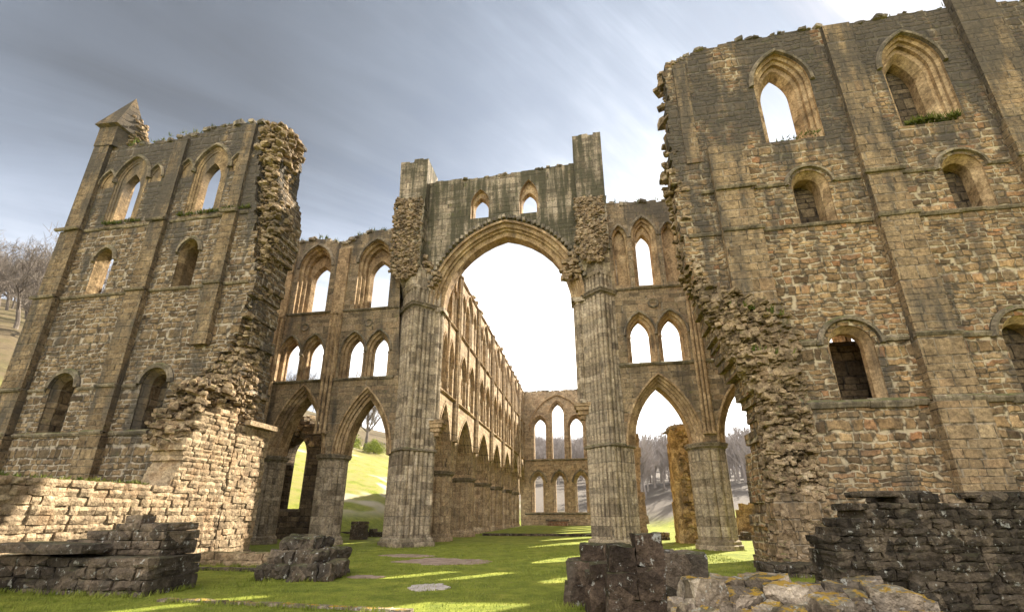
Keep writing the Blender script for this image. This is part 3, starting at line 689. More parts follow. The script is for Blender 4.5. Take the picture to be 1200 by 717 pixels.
    pr = make_pier('pier', t, (piers[0], 24.85, 0), 'round', .86 if north else .92, zc, 12)
    for u in piers[1:]: copy_part(pr, t, (u - piers[0], 0, 0))
    # footing blocks between arch feet and capitals
    for z in (9.5, 14.15):
        q = MB(); string(q, fr, u0, u1 if not north else -11.2, z, .14, .17); q.build('string_course', M['string'], t)
    for a, b_ in bays:
        q = MB()
        if north:
            slabbox(q, fr, a, b_, -.16, .05, 9.6, 19.0, .3)
            for k in range(3): shaft(q, fr, a + .12 + k * .28, -.18, .09, 6.2, 13.9)
        else:
            for k in range(3): shaft(q, fr, a + .1 + k * .2, -.1, .09, 5.6, 14.0)
            slabbox(q, fr, a, b_, -.1, .05, 14.2, 19.6, .2)
        q.build('wall_shaft', M['dressed'], t)
    if north:   # roundels between the triforium heads
        q = MB()
        for cx in (-17.62, -13.2):
            A = [fr(cx + .24 * math.cos(i * .5236), -.06, 13.15 + .24 * math.sin(i * .5236)) for i in range(12)]; B_ = [fr(cx + .3 * math.cos(i * .5236), .02, 13.15 + .3 * math.sin(i * .5236)) for i in range(12)]
            C_ = [fr(cx + .13 * math.cos(i * .5236), .01, 13.15 + .13 * math.sin(i * .5236)) for i in range(12)]
            q = MB(); q.quadstrip(B_, A, True); q.quadstrip(A, C_, True); q.add(C_, [tuple(range(12))]); q.build('roundel', M['string'], t)
    else:
        q = MB(); A = [fr(4.2 + .28 * math.cos(i * .5236), -.08, 13.1 + .28 * math.sin(i * .5236)) for i in range(12)]; C_ = [fr(4.2 + .15 * math.cos(i * .5236), .02, 13.1 + .15 * math.sin(i * .5236)) for i in range(12)]
        B_ = [fr(4.2 + .33 * math.cos(i * .5236), .02, 13.1 + .33 * math.sin(i * .5236)) for i in range(12)]
        q.quadstrip(B_, A, True); q.quadstrip(A, C_, True); q.add(C_, [tuple(range(12))]); q.build('roundel', M['string'], t)
    q = MB(); topstones(q, fr, top, 0, T, 43, .22, .5, 1.2); q.build('wall_top', M['cap_rubble'], t)
    q = MB(); tufts(q, fr, top, -.05, T, 420 if north else 200, 44, .34); tag(q.build('wall_plants', M['ivy'], t), kind='stuff')
    return t

# ------------------------------------------------------------------ crossing arch
def crossing():
    fr = FX(24.0); T = 1.35
    t = thing('crossing_arch', 'great pointed arch between two tall clustered piers, mossy gable wall above', 'ruined arch', (-4.3, 24.4, 0))
    cx, hw, zc, za = -4.48, 4.05, 13.9, 18.95
    hf = []; hb = []
    for wx, ap in ((-6.15, 22.45), (-2.88, 22.8)):
        a, b_ = window(t, fr, outer=(wx, .62, 20.15, 21.3, ap), inner=(wx, .46, 20.15, 21.1, 21.9), rec=.3, thick=T, mat='gable', hood_p=0, rec_steps=False, splay=.06, thin=(.6, .2, 1.2))
        hf.extend(a); hb.append(b_)
    top = jag([(.3, 23.7), (-.9, 23.6), (-2.9, 23.55), (-4.6, 23.4), (-6.8, 23.45), (-9.9, 23.5)], .5, .05, 51)
    O = .82
    out = arcade_outline(-9.9, .3, zc, [(cx, hw, za)], top, O); outb = arcade_outline(-9.9, .3, zc, [(cx, hw, za)], top, .02)
    out = [p for p in out if not (p[1] < zc + .01 and p[0] > .31)]
    s = MB(); sheet(s, fr, [(-9.9, zc)] + [p for p in out[1:]], hf, 0); sheet(s, fr, outb, hb, T)
    s.quadstrip([fr(u, 0, z) for u, z in top], [fr(u, T, z) for u, z in top]); topstones(s, fr, [(.1, 23.62), (-4.6, 23.40), (-9.7, 23.46)], 0, T, 61, .2, .4, .8); s.build('wall', M['gable'], t)
    q = MB(); oo = (O, O, .66, .66, .58, .52, .42, .42, .30, .30, .2, .15, 0, 0, .02); D = (0, -.08, -.08, .08, .13, .10, .16, .32, .36, .5, .55, .52, .58, 1.1, T)
    L = [arch(cx, hw, zc, zc, za, o=o, n=13)[1:-1] for o in oo]
    for (A, da), (B_, db) in zip(zip(L, D), list(zip(L, D))[1:]): q.quadstrip([fr(u, da, z) for u, z in A], [fr(u, db, z) for u, z in B_])
    q.build('arch_moulding', M['dressed'], t)
    # broken stubs of the vault along the back of the arch
    q = MB(); pa = arch(cx, hw, zc, zc, za, o=1.0, n=26)[5:-5]; k = 0
    for (u, z) in pa:
        k += 1; rock(q, fr(u + rnd.uniform(-.03, .03), -.1, z), (.22, .3, .25), 0, 5100 + k, 2, .2, .1, .15)
    q.build('voussoir_stub', M['cap_rubble'], t)
    # piers
    for px_, rad, lab in ((-9.95, 1.42, 0), (1.25, 1.3, 1)):
        p = make_pier('pier', t, (px_, 24.6, 0), 'diamond', rad, 13.95, 24)
        q = MB(); stack(q, [scaled_loop('diamond', rad * k, z, 24, False) for k, z in ((1.0, 4.95), (1.07, 5.0), (1.07, 5.08), (1.0, 5.14))]); c = q.build('band', M['string']); c.parent = p
        # inner shaft group carried on a moulded corbel
        q = MB(); sgn = 1 if lab == 0 else -1; zc0 = 6.6 if lab == 0 else 7.3; ux = px_ + sgn * (rad - .02)
        for i, (w, z0, z1) in enumerate(((.52, 0, .22), (.44, -.22, 0), (.32, -.45, -.22), (.2, -.7, -.45))):
            q.box(ux - (w if sgn < 0 else .4), ux + (w if sgn > 0 else .4), 24.6 - w * .9, 24.6 + w * .9, zc0 + z0, zc0 + z1 - .02)
        q.build('corbel', M['dressed'], t)
        q = MB()
        ex = .02 if lab == 0 else .22
        for dy in (-.25, 0, .25): shaft(q, lambda u, d, z: (u, d, z), ux - sgn * (.08 + .5 * abs(dy) - ex), 24.6 + dy * 1.2, .17, zc0 + .22, 13.66)
        xa, xb = sorted((ux - sgn * .7, ux + sgn * (ex - .1))); q.box(xa, xb, 24.26, 24.94, zc0 + .22, 13.66)
        xa, xb = sorted((ux - sgn * .6, ux + sgn * (ex + .2))); q.box(xa, xb, 24.1, 25.1, 13.66, 13.9)
        q.build('wall_shaft', M['pier'], t)
        # turret: rough broken core below, ashlar head
        x0, x1 = (-11.75, -9.75) if lab == 0 else (.12, 1.95)
        zt0, zt1 = (21.75, 25.0) if lab == 0 else (20.25, 25.3)
        q = MB(); stack(q, [[(x + px_, y + 24.6, z) for x, y, z in scaled_loop('diamond', rad * .96, z, 24)] for z in (13.95, 14.8, 15.6, 16.4)])
        dl = scaled_loop('diamond', rad * .97, 15.0, 24, False); cxm = (x0 + x1) / 2; hwx = (x1 - x0) / 2; cym = 24.6 - .05; hwy = 1.2
        L1 = [(x + px_, y + 24.6, z) for x, y, z in dl]; L2 = []
        for x, y, z in dl:
            m_ = max(abs(x), abs(y)); L2.append((cxm + x / m_ * hwx, cym + y / m_ * hwy, 16.7))
        q.quadstrip(L1, L2, True)
        q.build('pier_head', M['pier'], t)
        q = MB(); fo = jag([(x1, 16.5), (x1, zt0)], .4, .06, 55)[1:-1]; fl = jag([(x0, zt0), (x0, 16.5)], .4, .1, 56)
        wall(q, fr, [(x0, 16.5), (x1, 16.5)] + fo + fl[:-1], [], [], -.75, T)
        tp = jag([(x1, zt1), (x0, zt1 - .1)], .45, .12, 57 + lab)
        wall(q, fr, [(x0 + .12, zt0 - .2), (x1, zt0 - .2)] + tp, [], [], -.62, T)
        tr = q.build('turret', M['gable'], t)
        q = MB(); rubble(q, fr, [(x0 - .05, 16.3), (x0 + .5, 15.7), (x1 - .5, 15.6), (x1 - .1, 16.5), (x1 - .15, zt0), (x0 - .05, zt0)], -.81, -.69, 900, .09, .25, 58 + lab)
        rubble(q, fr, [(x1 - .4, 15.2), (x1 + (1.4 if lab == 0 else .0), 15.2), (x1 + (.9 if lab == 0 else .0), 16.5), (x1 - .4, 18)] if lab == 0 else [(x0 - 1.2, 15.0), (x0 + .4, 15.0), (x0 + .4, 18), (x0 - .8, 16.4)], -.2, .1, 50, .2, .42, 60 + lab)
        c = q.build('rubble_core', M['core']); c.parent = tr
    return t

# ------------------------------------------------------------------ presbytery side walls and east wall
PB = [29.5 + 6.05 * k for k in range(6)]
def presbytery(side):
    north = side == 'n'; fr = FN(-9.0) if north else FS(.7); T = 1.8; zc = 4.3
    t = thing('choir_wall', 'long receding choir arcade wall lit by the sun, seen through the great arch' if north else 'choir arcade wall hidden behind the right pier of the great arch', 'ruined wall',
              (-9.9 if north else 1.6, 44, 0), 'choir side walls')
    edges = [25.2] + PB + [65.9]; arches = []
    for a, b_ in zip(edges, edges[1:]): arches.append(((a + b_) / 2, (b_ - a) / 2 - .84, 8.1))
    hf = []; hb = []
    for cx, ahw, _ in arches:
        for du in (-1.25, 1.25):
            s = MB(); u = cx + du * ahw / 2.2; sp = (u, .72 * ahw / 2.2, 9.35, 11.4, 12.9)
            a, b_ = reveal(s, fr, sp, [(.16, 0, 0), (.16, .05, 0), (.08, .07, 0), (.08, .12, 0), (0, .14, 0), (0, .18, 0)])
            i1 = (u - .36 * ahw / 2.2, .17, 9.9, 11.0, 11.6); i2 = (u + .36 * ahw / 2.2, .17, 9.9, 11.0, 11.6)
            sheet(s, fr, b_, [arch(*i1), arch(*i2)], .18)
            reveal(s, fr, i1, [(0, .18, 0), (0, T, 0)]); reveal(s, fr, i2, [(0, .18, 0), (0, T, 0)])
            w = s.build('triforium_opening', M['choir'], t); hf.append(a); hb += [arch(*i1), arch(*i2)]
            h = MB(); hood(h, fr, sp, .18, .28, .08); q = h.build('hood_mould', M['dressed']); q.parent = w
        a, b_ = window(t, fr, outer=(cx, .8 if north else 1.35, 14.7, 17.3, 18.6), inner=(cx, .5 if north else 1.2, 14.8, 16.9, 17.9 if north else 18.3), rec=.12, thick=T, mat='choir', rev='choir', hood_mat='dressed', hood_p=.08,
                       blind=() if not north else [((cx - 1.75 * ahw / 2.2, .42, 14.7, 17.0, 18.0), .1), ((cx + 1.75 * ahw / 2.2, .42, 14.7, 17.0, 18.0), .1)])  # unseen south windows made wider to throw sun streaks on the lawn
        hf.extend(a); hb.append(b_)
    tp = jag([(66.6, 19.3), (50, 19.45), (38, 19.35), (25.2, 19.4)], .6, .09, 71 if north else 72)
    out = arcade_outline(25.2, 66.6, zc, arches, tp, .40); outb = arcade_outline(25.2, 66.6, zc, arches, tp, .02)
    s = MB(); sheet(s, fr, out, hf, 0); sheet(s, fr, outb, hb, T)
    s.quadstrip([fr(u, 0, z) for u, z in tp], [fr(u, T, z) for u, z in tp]); s.build('wall', M['choir'], t)
    for cx, hw, za in arches:
        q = MB(); oo = (.40, .40, .30, .30, .2, .2, .1, .1, 0, 0, .02); D = (0, -.05, -.05, .1, .14, .34, .38, .55, .6, 1.2, T)
        L = [arch(cx, hw, zc, zc, za, o=o)[1:-1] for o in oo]
        for (A, da), (B_, db) in zip(zip(L, D), list(zip(L, D))[1:]): q.quadstrip([fr(u, da, z) for u, z in A], [fr(u, db, z) for u, z in B_])
        q.build('arch_moulding', M['choir'], t)
    px_ = -9.9 if north else 1.6
    pr = make_pier('pier', t, (px_, PB[0], 0), 'round', .9, zc, 12, 'choir_pier')
    for y in PB[1:]: copy_part(pr, t, (0, y - PB[0], 0))
    for z in (9.2, 14.5, 19.15):
        q = MB(); string(q, fr, 25.2, 66.4, z, .15, .18); q.build('string_course', M['dressed'], t)
    for i, y in enumerate(PB):
        q = MB()
        for k in range(3): shaft(q, fr, y + (k - 1) * .22, -.1 - .06 * (k == 1), .12, 6.4, 19.0, 8)
        q.build('wall_shaft', M['choir'], t)
    for cx, ahw, _ in arches: q = MB(); shaft(q, fr, cx, -.04, .09, 9.3, 14.4, 6); q.build('colonnette', M['choir'], t)
    q = MB(); topstones(q, fr, [(66, 19.35), (25.5, 19.4)], 0, T, 73, .25, .5, .4); q.build('wall_top', M['cap_rubble' if not north else 'choir'], t)
    return t
def east_wall():
    fr = FX(65.3); T = 1.6
    t = thing('east_wall', 'far end wall with two rows of three lancet windows, beyond the lit choir', 'ruined wall', (-4.1, 65.3, 0))
    hf = []; hb = []
    ups = [(-6.72, .86, 9.25, 13.9, 15.3), (-4.02, .86, 9.25, 15.9, 17.5), (-1.3, .9, 9.25, 13.9, 15.3)]
    los = [(-7.05, .62, 1.9, 5.9, 7.0), (-4.0, .58, 1.9, 5.9, 7.0), (-.95, .62, 1.9, 5.9, 7.0)]
    for sp in ups:
        s = MB(); a, _ = reveal(s, fr, sp, [(.3, 0, 0), (.3, .12, 0), (.12, .2, 0), (.12, .4, 0), (0, .5, 0), (0, T, 0)]); w = s.build('lancet', M['choir'], t)
        h = MB(); hood(h, fr, sp, .32, .46, .1); q = h.build('hood_mould', M['dressed']); q.parent = w; hf.append(a); hb.append(arch(*sp))
    for sp in los:
        s = MB(); a, _ = reveal(s, fr, sp, [(.45, 0, 0), (.45, .12, 0), (.3, .16, 0), (.3, .25, 0), (0, .7, 0), (0, T, 0)]); w = s.build('lancet', M['choir'], t)
        h = MB(); hood(h, fr, sp, .46, .70, .16); q = h.build('hood_mould', M['string']); q.parent = w; hf.append(a); hb.append(arch(*sp))
    tp = jag([(1.6, 19.35), (-4, 19.45), (-9.6, 19.4)], .5, .1, 81)
    out = [(-9.6, -.3), (1.6, -.3)] + tp
    s = MB(); wall(s, fr, out, hf, hb, 0, T); s.build('wall', M['choir'], t)
    q = MB(); hood(q, fr, (-4.02, 4.0, 9, 13.4, 18.6), .0, .25, .25, n=13); q.build('enclosing_arch', M['dressed'], t)
    for z in (9.1, 1.7):
        q = MB(); string(q, fr, -9.0, .7, z, .16, .2); q.build('string_course', M['string'], t)
    q = MB(); topstones(q, fr, [(1.2, 19.4), (-9.2, 19.4)], 0, T, 82, .2, .4); q.build('wall_top', M['cap_rubble'], t)
    q = MB(); tufts(q, fr, [(1.2, 19.4), (-9.2, 19.4)], 0, T, 120, 83, .5); tag(q.build('wall_plants', M['ivy'], t), kind='stuff')
    a = thing('altar', 'low reddish stone altar with a grey slab top before the far end wall', 'altar', (-4.3, 63, 0))
    q = MB(); q.box(-5.6, -3.0, 62.6, 63.8, .1, .75); q.build('base', M['brick'], a)
    q = MB(); q.box(-5.85, -2.75, 62.45, 63.95, .75, .98); q.build('slab_top', M['string'], a)

# ------------------------------------------------------------------ smaller standing ruins
def chapel_wall():
    fr = FX(29.0); t = thing('chapel_wall', 'dark chapel wall with a single lancet, framed by the arch left of the great pier', 'ruined wall', (-20.5, 29, 0))
    sp = (-20.7, .66, 2.0, 5.6, 7.0)
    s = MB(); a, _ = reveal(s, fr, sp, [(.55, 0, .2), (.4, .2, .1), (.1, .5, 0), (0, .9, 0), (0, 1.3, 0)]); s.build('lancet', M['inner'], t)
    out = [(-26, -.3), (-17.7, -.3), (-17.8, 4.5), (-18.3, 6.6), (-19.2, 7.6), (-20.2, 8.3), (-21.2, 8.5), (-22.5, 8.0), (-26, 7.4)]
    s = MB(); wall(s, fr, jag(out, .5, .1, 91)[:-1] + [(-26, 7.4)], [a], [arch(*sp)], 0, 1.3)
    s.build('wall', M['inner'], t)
    q = MB(); rubble(q, fr, [(-22.5, 7.6), (-18.8, 6.2), (-18.9, 7.3), (-20.5, 8.6), (-22.5, 8.3)], -.1, 1.2, 90, .25, .55, 92); q.build('vault_stub', M['core'], t)
def fragment():
    t = thing('pillar_fragment', 'golden lit broken pillar standing behind the arch right of the great pier', 'ruined pillar', (6.0, 30, 0))
    fr = FX(29.6)
    s = MB(); L = jag([(6.9, -.2), (7.0, 3.0), (7.4, 6.9)], .3, .08, 94); Rr = jag([(5.35, 6.8), (5.25, 3.5), (5.2, -.2)], .6, .03, 95)
    wall(s, fr, L + jag([(7.4, 6.9), (6.6, 7.3), (5.35, 6.8)], .3, .12, 96)[1:-1] + Rr, [], [], 0, 1.3); s.build('shaft', M['golden'], t)
    q = MB(); rubble(q, fr, [(5.7, .2), (6.9, .2), (7.2, 6.8), (5.8, 6.9)], -.15, .2, 150, .22, .5, 97); q.build('rubble_core', M['golden'], t)
    q = MB(); q.add([fr(5.2, -.06, -.2), fr(5.62, -.06, -.2), fr(5.72, -.06, 6.7), fr(5.3, -.06, 6.7), fr(5.2, .1, -.2), fr(5.62, .1, -.2), fr(5.72, .1, 6.7), fr(5.3, .1, 6.7)],
                    [(0, 1, 2, 3), (1, 5, 6, 2), (4, 0, 3, 7), (3, 2, 6, 7)]); q.build('quoin', M['golden'], t)
    q = MB(); topstones(q, fr, [(5.3, 6.8), (7.3, 7.1)], 0, 1.3, 98, .25, .5); tufts(q, fr, [(5.3, 6.9), (7.3, 7.2)], 0, 1.2, 30, 99, .3); q.build('fragment_top', M['cap_rubble'], t)
    t = thing('wall_fragment', 'thin pale broken wall end just right of the great arch', 'ruined wall', (3.1, 28.5, 0))
    q = MB(); wall(q, FX(28.6), jag([(2.0, -.2), (3.35, -.2), (3.3, 2.5), (3.0, 3.5), (3.25, 5.0), (3.1, 6.9), (2.0, 7.1)], .4, .12, 100), [], [], 0, 1.5); q.build('wall', M['block'], t)
    t = thing('wall_fragment', 'small golden broken wall stub far beyond the narrow right arch', 'ruined wall', (11.0, 42, 0))
    q = MB(); wall(q, FX(36), jag([(10.2, -.2), (14.5, -.2), (14.4, 1.5), (12.3, 2.3), (11.2, 2.4), (10.6, 1.4)], .4, .12, 101), [], [], 0, 1.0); q.build('wall', M['golden'], t)
    r = random.Random(5)
    for lab, (x0, x1, y, h) in (('low dark foundation wall in the grass through the right hand arch', (6.5, 16, 33.5, .55)), ('low broken footing strewn with stones left of the golden pillar', (2.4, 5.2, 33, .5)),
                                ('low dark broken wall in the grass through the arch next to the great pier', (-20, -14.5, 34, .55)), ('darker low wall stretch on the rising grass through the left arches', (-24, -16.2, 41, 1.1)),
                                ('dark stump of wall behind the left pier of the great arch', (-16.2, -15.2, 30, 2.0))):
        t = thing('low_wall', lab, 'low wall', ((x0 + x1) / 2, y, 0), 'low walls in the grass')
        q = MB(); courses(q, FX(y), x0, x1, lambda u, a=x0, b_=x1, hh=h: hh * (.65 + .5 * noise.noise(Vector((u * 1.1, hh, 0)))), 0, .7, .25, .5, int(y * 10), 2, .16); q.build('wall', M['ruin'], t)

def aisle_wall():
    """sunlit aisle wall that runs from the left tower towards the camera"""
    t = thing('aisle_wall', 'sunlit pale low wall running forward from the foot of the left tower', 'low wall', (-14, 12, 0))
    prof = [(5.0, 2.7), (8.6, 2.5), (9.5, 2.45), (11.7, 2.6), (12.9, 2.45), (13.2, 2.7), (13.5, 4.2), (13.9, 5.0), (14.6, 5.5), (15.62, 5.6)]
    def top(u):
        for (a, za), (b_, zb) in zip(prof, prof[1:]):
            if u <= b_: return za + (zb - za) * max(0, (u - a)) / (b_ - a)
        return 5.6
    q = MB(); courses(q, FN(-13.75), 3.0, 15.6, top, 0, 1.3, .21, .34, 201, 2, .13, -.1, .003)
    wall(q, FN(-13.81), [(3, -.2), (15.58, -.2), (15.58, 5.2), (14, 4.6), (13.1, 2.3), (3, 2.25)], [], [], 0, 1.2); q.build('wall', M['block'], t)
    q = MB(); rubble(q, FN(-13.9), [(13.1, 3.8), (15.6, 5.0), (15.6, 7.2), (14.0, 6.4)], 0, 1.6, 600, .1, .36, 202); q.build('rubble_core', M['core'], t)
    # impost and springer of the lost aisle arch at the tower corner
    q = MB(); q.box(-13.72, -13.45, 15.9, 17.6, 5.1, 5.3); q.build('impost', M['block'], t)
    q = MB(); courses(q, FN(-13.72), 15.6, 17.5, lambda u: 5.1, 0, .5, .22, .36, 203, 2, .15, -.1, .004); q.build('respond', M['block'], t)
    q = MB(); tufts(q, FN(-13.75), [(8.6, 2.5), (13, 2.5)], .1, 1.2, 60, 204, .14); tag(q.build('wall_plants', M['ivy'], t), kind='stuff')

def foreground():
    # left: two step plinth with a slab and a broken upper course
    t = thing('ruined_plinth', 'dark stepped masonry plinth with a long flat slab, left foreground', 'ruin', (-10.8, 9.2, 0))
    q = MB()
    courses(q, FX(8.9), -15.5, -9.35, lambda u: .78, 0, 1.4, .2, .42, 301, 3, .2, -.1, .006)
    q.build('base', M['ruin'], t)
    q = MB(); rock(q, (-12.1, 9.15, .92), (2.45, 1.0, .2), .02, 302, 5, .12, .0, .1); q.build('slab', M['ruin'], t)
    q = MB(); courses(q, FX(9.35), -12.9, -9.5, lambda u: .85 + .62 * min(1, max(0, (u + 13.0) / 2.2)), 0, .9, .17, .4, 303, 3, .16, .76, .008)
    rock(q, (-10.6, 9.6, 1.52), (.42, .4, .2), .1, 304, 3, .14, .03, .2); q.build('upper_course', M['ruin'], t)
    # centre left rubble heap: individual stones
    t = thing('pier_stump', 'lumpy stump of a pier, lichened stones heaped on the lawn left of centre', 'ruin', (-7.7, 12.3, 0))
    q = MB(); k = 0; r = random.Random(31)
    for (x0, x1, y0, z0, h, w) in ((-8.75, -6.95, 11.75, 0, .40, .42), (-8.6, -7.15, 11.95, .36, .36, .42), (-8.5, -7.6, 12.1, .68, .36, .45)):
        for row in range(3):
            x = x0
            while x < x1:
                ww = w * r.uniform(.6, 1.2); rock(q, (x + ww / 2, y0 + row * .42 + r.uniform(-.06, .06), z0 + h / 2 + r.uniform(-.03, .04)), (ww, .5, h * r.uniform(.85, 1.1)), r.uniform(-.2, .2), 310 + k, 5, .26, .08, .3); x += ww; k += 1
    q.build('stonework', M['ruin'], t)
    # low stone rows left of it
    t = thing('stone_row', 'low ragged row of stones in the grass between sunlit wall and pier stump', 'stone row', (-11, 14.5, 0))
    q = MB(); courses(q, FX(14.4), -13.3, -9.2, lambda u: .38 - .1 * noise.noise(Vector((u * 2, 3, 1))), 0, .6, .19, .5, 330, 3, .18, -.05); q.build('stonework', M['block'], t)
    t = thing('kerb_row', 'thin line of kerb stones sunk in the lawn before the stone row', 'kerb', (-11, 13.2, 0))
    q = MB(); x = -13.0
    while x < -9.3: w = rnd.uniform(.4, .8); rock(q, (x + w / 2, 13.25 + rnd.uniform(-.03, .03), .02), (w - .02, .22, .14), 0, 340 + int(x * 10), 3, .15, .03, .2); x += w
    q.build('stonework', M['ruin'], t)
    t = thing('kerb_row', 'long pale kerb line crossing the lawn along the bottom edge', 'kerb', (-6, 8.5, 0))
    q = MB(); x = -8.6
    while x < -3.4: w = rnd.uniform(.3, .7); rock(q, (x + w / 2, 8.62 - (x + 8) * .05 + rnd.uniform(-.03, .03), .0), (w - .01, .16, .1), rnd.uniform(-.05, .05), 360 + int(x * 10), 3, .15, .03, .2); x += w
    q.build('stonework', M['mossy'], t)
    # right: cross shaped pier base
    t = thing('cross_ruin', 'dark red brown broken pier base with a square upright post, right of centre', 'ruin', (.7, 8.2, 0))
    q = MB()
    for a in ((.62, 7.65, .2, .84, .8, .62), (.42, 7.6, .66, .42, .7, .36), (.82, 7.62, .70, .42, .7, .44), (.44, 7.65, 1.0, .40, .66, .36), (.84, 7.62, 1.14, .40, .6, .46)): rock(q, a[:3], a[3:], .02, int(a[2] * 100) + 400, 6, .10, .02, .10)
    q.build('post', M['redruin'], t)
    q = MB()
    for i, a in enumerate(((-.2, 9.75, .14, .66, .9, .46), (.42, 9.7, .14, .62, .9, .5), (-.18, 9.8, .58, .64, .9, .42), (.42, 9.7, .58, .6, .9, .40), (.02, 9.85, .93, .5, .8, .30), (.46, 9.75, .92, .5, .8, .32), (.25, 9.0, .30, .8, 1.0, .7), (.4, 8.5, .4, .9, .8, .9))): rock(q, a[:3], a[3:], rnd.uniform(-.05, .05), 420 + i, 5, .12, .03, .14)
    q.build('left_arm', M['redruin'], t)
    q = MB()
    for i, a in enumerate(((1.25, 9.1, .3, .55, .9, .62), (1.75, 9.1, .3, .5, .8, .64), (1.2, 9.15, .8, .6, .8, .42), (1.7, 9.15, .8, .56, .7, .40))): rock(q, a[:3], a[3:], rnd.uniform(-.06, .06), 440 + i, 5, .12, .03, .14)
    q.build('right_arm', M['ruin'], t)
    # near wall of orange lichened boulders
    t = thing('boulder_wall', 'nearest wall of pale boulders capped with orange lichen, bottom right', 'ruin', (2, 4.6, 0))
    q = MB(); r = random.Random(77); k = 0
    # a broken course of small flat slabs and lumps, dark gaps between them
    for row, (y, z) in enumerate(((5.35, .86), (5.0, .84), (4.65, .76), (4.3, .66), (3.95, .52))):
        x = .72 + r.uniform(0, .2)
        while x < 2.95 - .12 * row * (row < 2):
            w = r.uniform(.18, .46); drop = .16 * max(0, x - 2.2) ** 1.4
            rock(q, (x + w / 2, y + r.uniform(-.06, .06), z - drop + r.uniform(-.07, .07)), (w - .03, r.uniform(.26, .4), r.uniform(.14, .34)), r.uniform(-.3, .3), 460 + k, 8, .16, .14, .2); k += 1; x += w
    for i in range(46): rock(q, (r.uniform(.75, 2.8), r.uniform(4.2, 5.35), .74 + r.uniform(-.1, .1)), (r.uniform(.1, .24), r.uniform(.1, .22), r.uniform(.08, .16)), r.uniform(0, 3), 600 + i, 4, .22, .3, .35)
    q.build('top_course', M['mossy'], t)
    q = MB()
    for x in np.arange(.75, 2.9, .36):
        for y in (4.2, 4.7, 5.1): rock(q, (x + r.uniform(-.05, .05), y, .2 + r.uniform(-.04, .04)), (.44, .55, .74), r.uniform(-.1, .1), 680 + k, 5, .18, .05, .22); k += 1
    q.build('base', M['ruin'], t)
    t = thing('loose_stone', 'single pale stone lying on the dark ledge behind the boulders', 'stone', (2.5, 6.4, 0))
    q = MB(); rock(q, (2.05, 6.2, .78), (.36, .3, .16), .1, 499, 5, .14, .05, .35); q.build('stonework', M['mossy'], t)
    q = MB(); courses(q, FX(6.2), 1.8, 3.4, lambda u: .72, 0, .6, .24, .4, 500, 4, .14, -.1); q.build('footing', M['black'], t)
    # black wall at the foot of the right tower
    t = thing('black_wall', 'blackened lichen spotted wall before the foot of the right tower', 'low wall', (6.5, 8.9, 0))
    def top(u):
        if u < 4.2: return 1.28
        if u < 4.62: return 1.6
        if u < 4.75: return 1.8
        return 1.93 + .06 * noise.noise(Vector((u * 2.5, 7, 0))) - (.12 if 5.87 < u < 6.2 else 0)
    q = MB(); courses(q, FX(8.8), 4.02, 13.5, top, 0, 1.0, .135, .28, 510, 3, .28, -.1, .002); wall(q, FX(8.87), [(4.1, -.2), (13.4, -.2), (13.4, 1.8), (4.75, 1.75), (4.5, 1.45), (4.1, 1.15)], [], [], 0, .85)
    q.build('wall', M['black'], t)
    q = MB(); rock(q, (5.2, 9.15, 1.98), (1.1, .6, .10), 0, 520, 6, .16, 0, .15); rock(q, (6.95, 9.15, 1.95), (1.5, .6, .10), 0, 521, 6, .16, 0, .15); q.build('coping', M['black'], t)
    q = MB(); rubble(q, FX(9.0), [(5.75, 1.76), (6.3, 1.76), (6.25, 1.9), (5.8, 1.9)], 0, .6, 26, .1, .25, 522); q.build('patch', M['core'], t)
    t = thing('ledge', 'low dark stone ledge at the broken foot of the right tower', 'ledge', (5.7, 14.6, 0))
    q = MB(); courses(q, FX(14.5), 4.75, 7.2, lambda u: .26, -.2, 1.0, .18, .4, 523, 3, .2, -.1); q.build('stonework', M['black'], t)

# ------------------------------------------------------------------ land
def T_az(a):       # slope of the skyline hill for each bearing (degrees)
    xs = [-180, -110, -75, -60, -40, -28, -12, 0, 10, 20, 60, 110, 180]; ys = [.04, .10, .30, .32, .23, .18, .13, .125, .105, .085, .08, .06, .04]
    return float(np.interp(a, xs, ys))
def R0_az(a): return float(np.interp(a, [-180, -75, -45, -25, -12, 0, 15, 60, 180], [70, 40, 36, 40, 72, 80, 55, 55, 70]))
def land(x, y):
    r = math.hypot(x, y); a = math.degrees(math.atan2(x, y)); r0 = R0_az(a)
    if r <= r0: return 0.0
    s = min(1, (r - r0) / (330 - r0)); e = 1 - (1 - s) ** 1.6 if False else s
    z = T_az(a) * 330 * s ** .85
    if r > 330: z *= max(.55, 1 - (r - 330) / 2500)
    return z + .25 * noise.noise(Vector((x * .07, y * .07, 0))) * min(1, (r - r0) / 15) + 3.0 * noise.noise(Vector((x * .012, y * .012, 4))) * min(1, (r - r0) / 60)
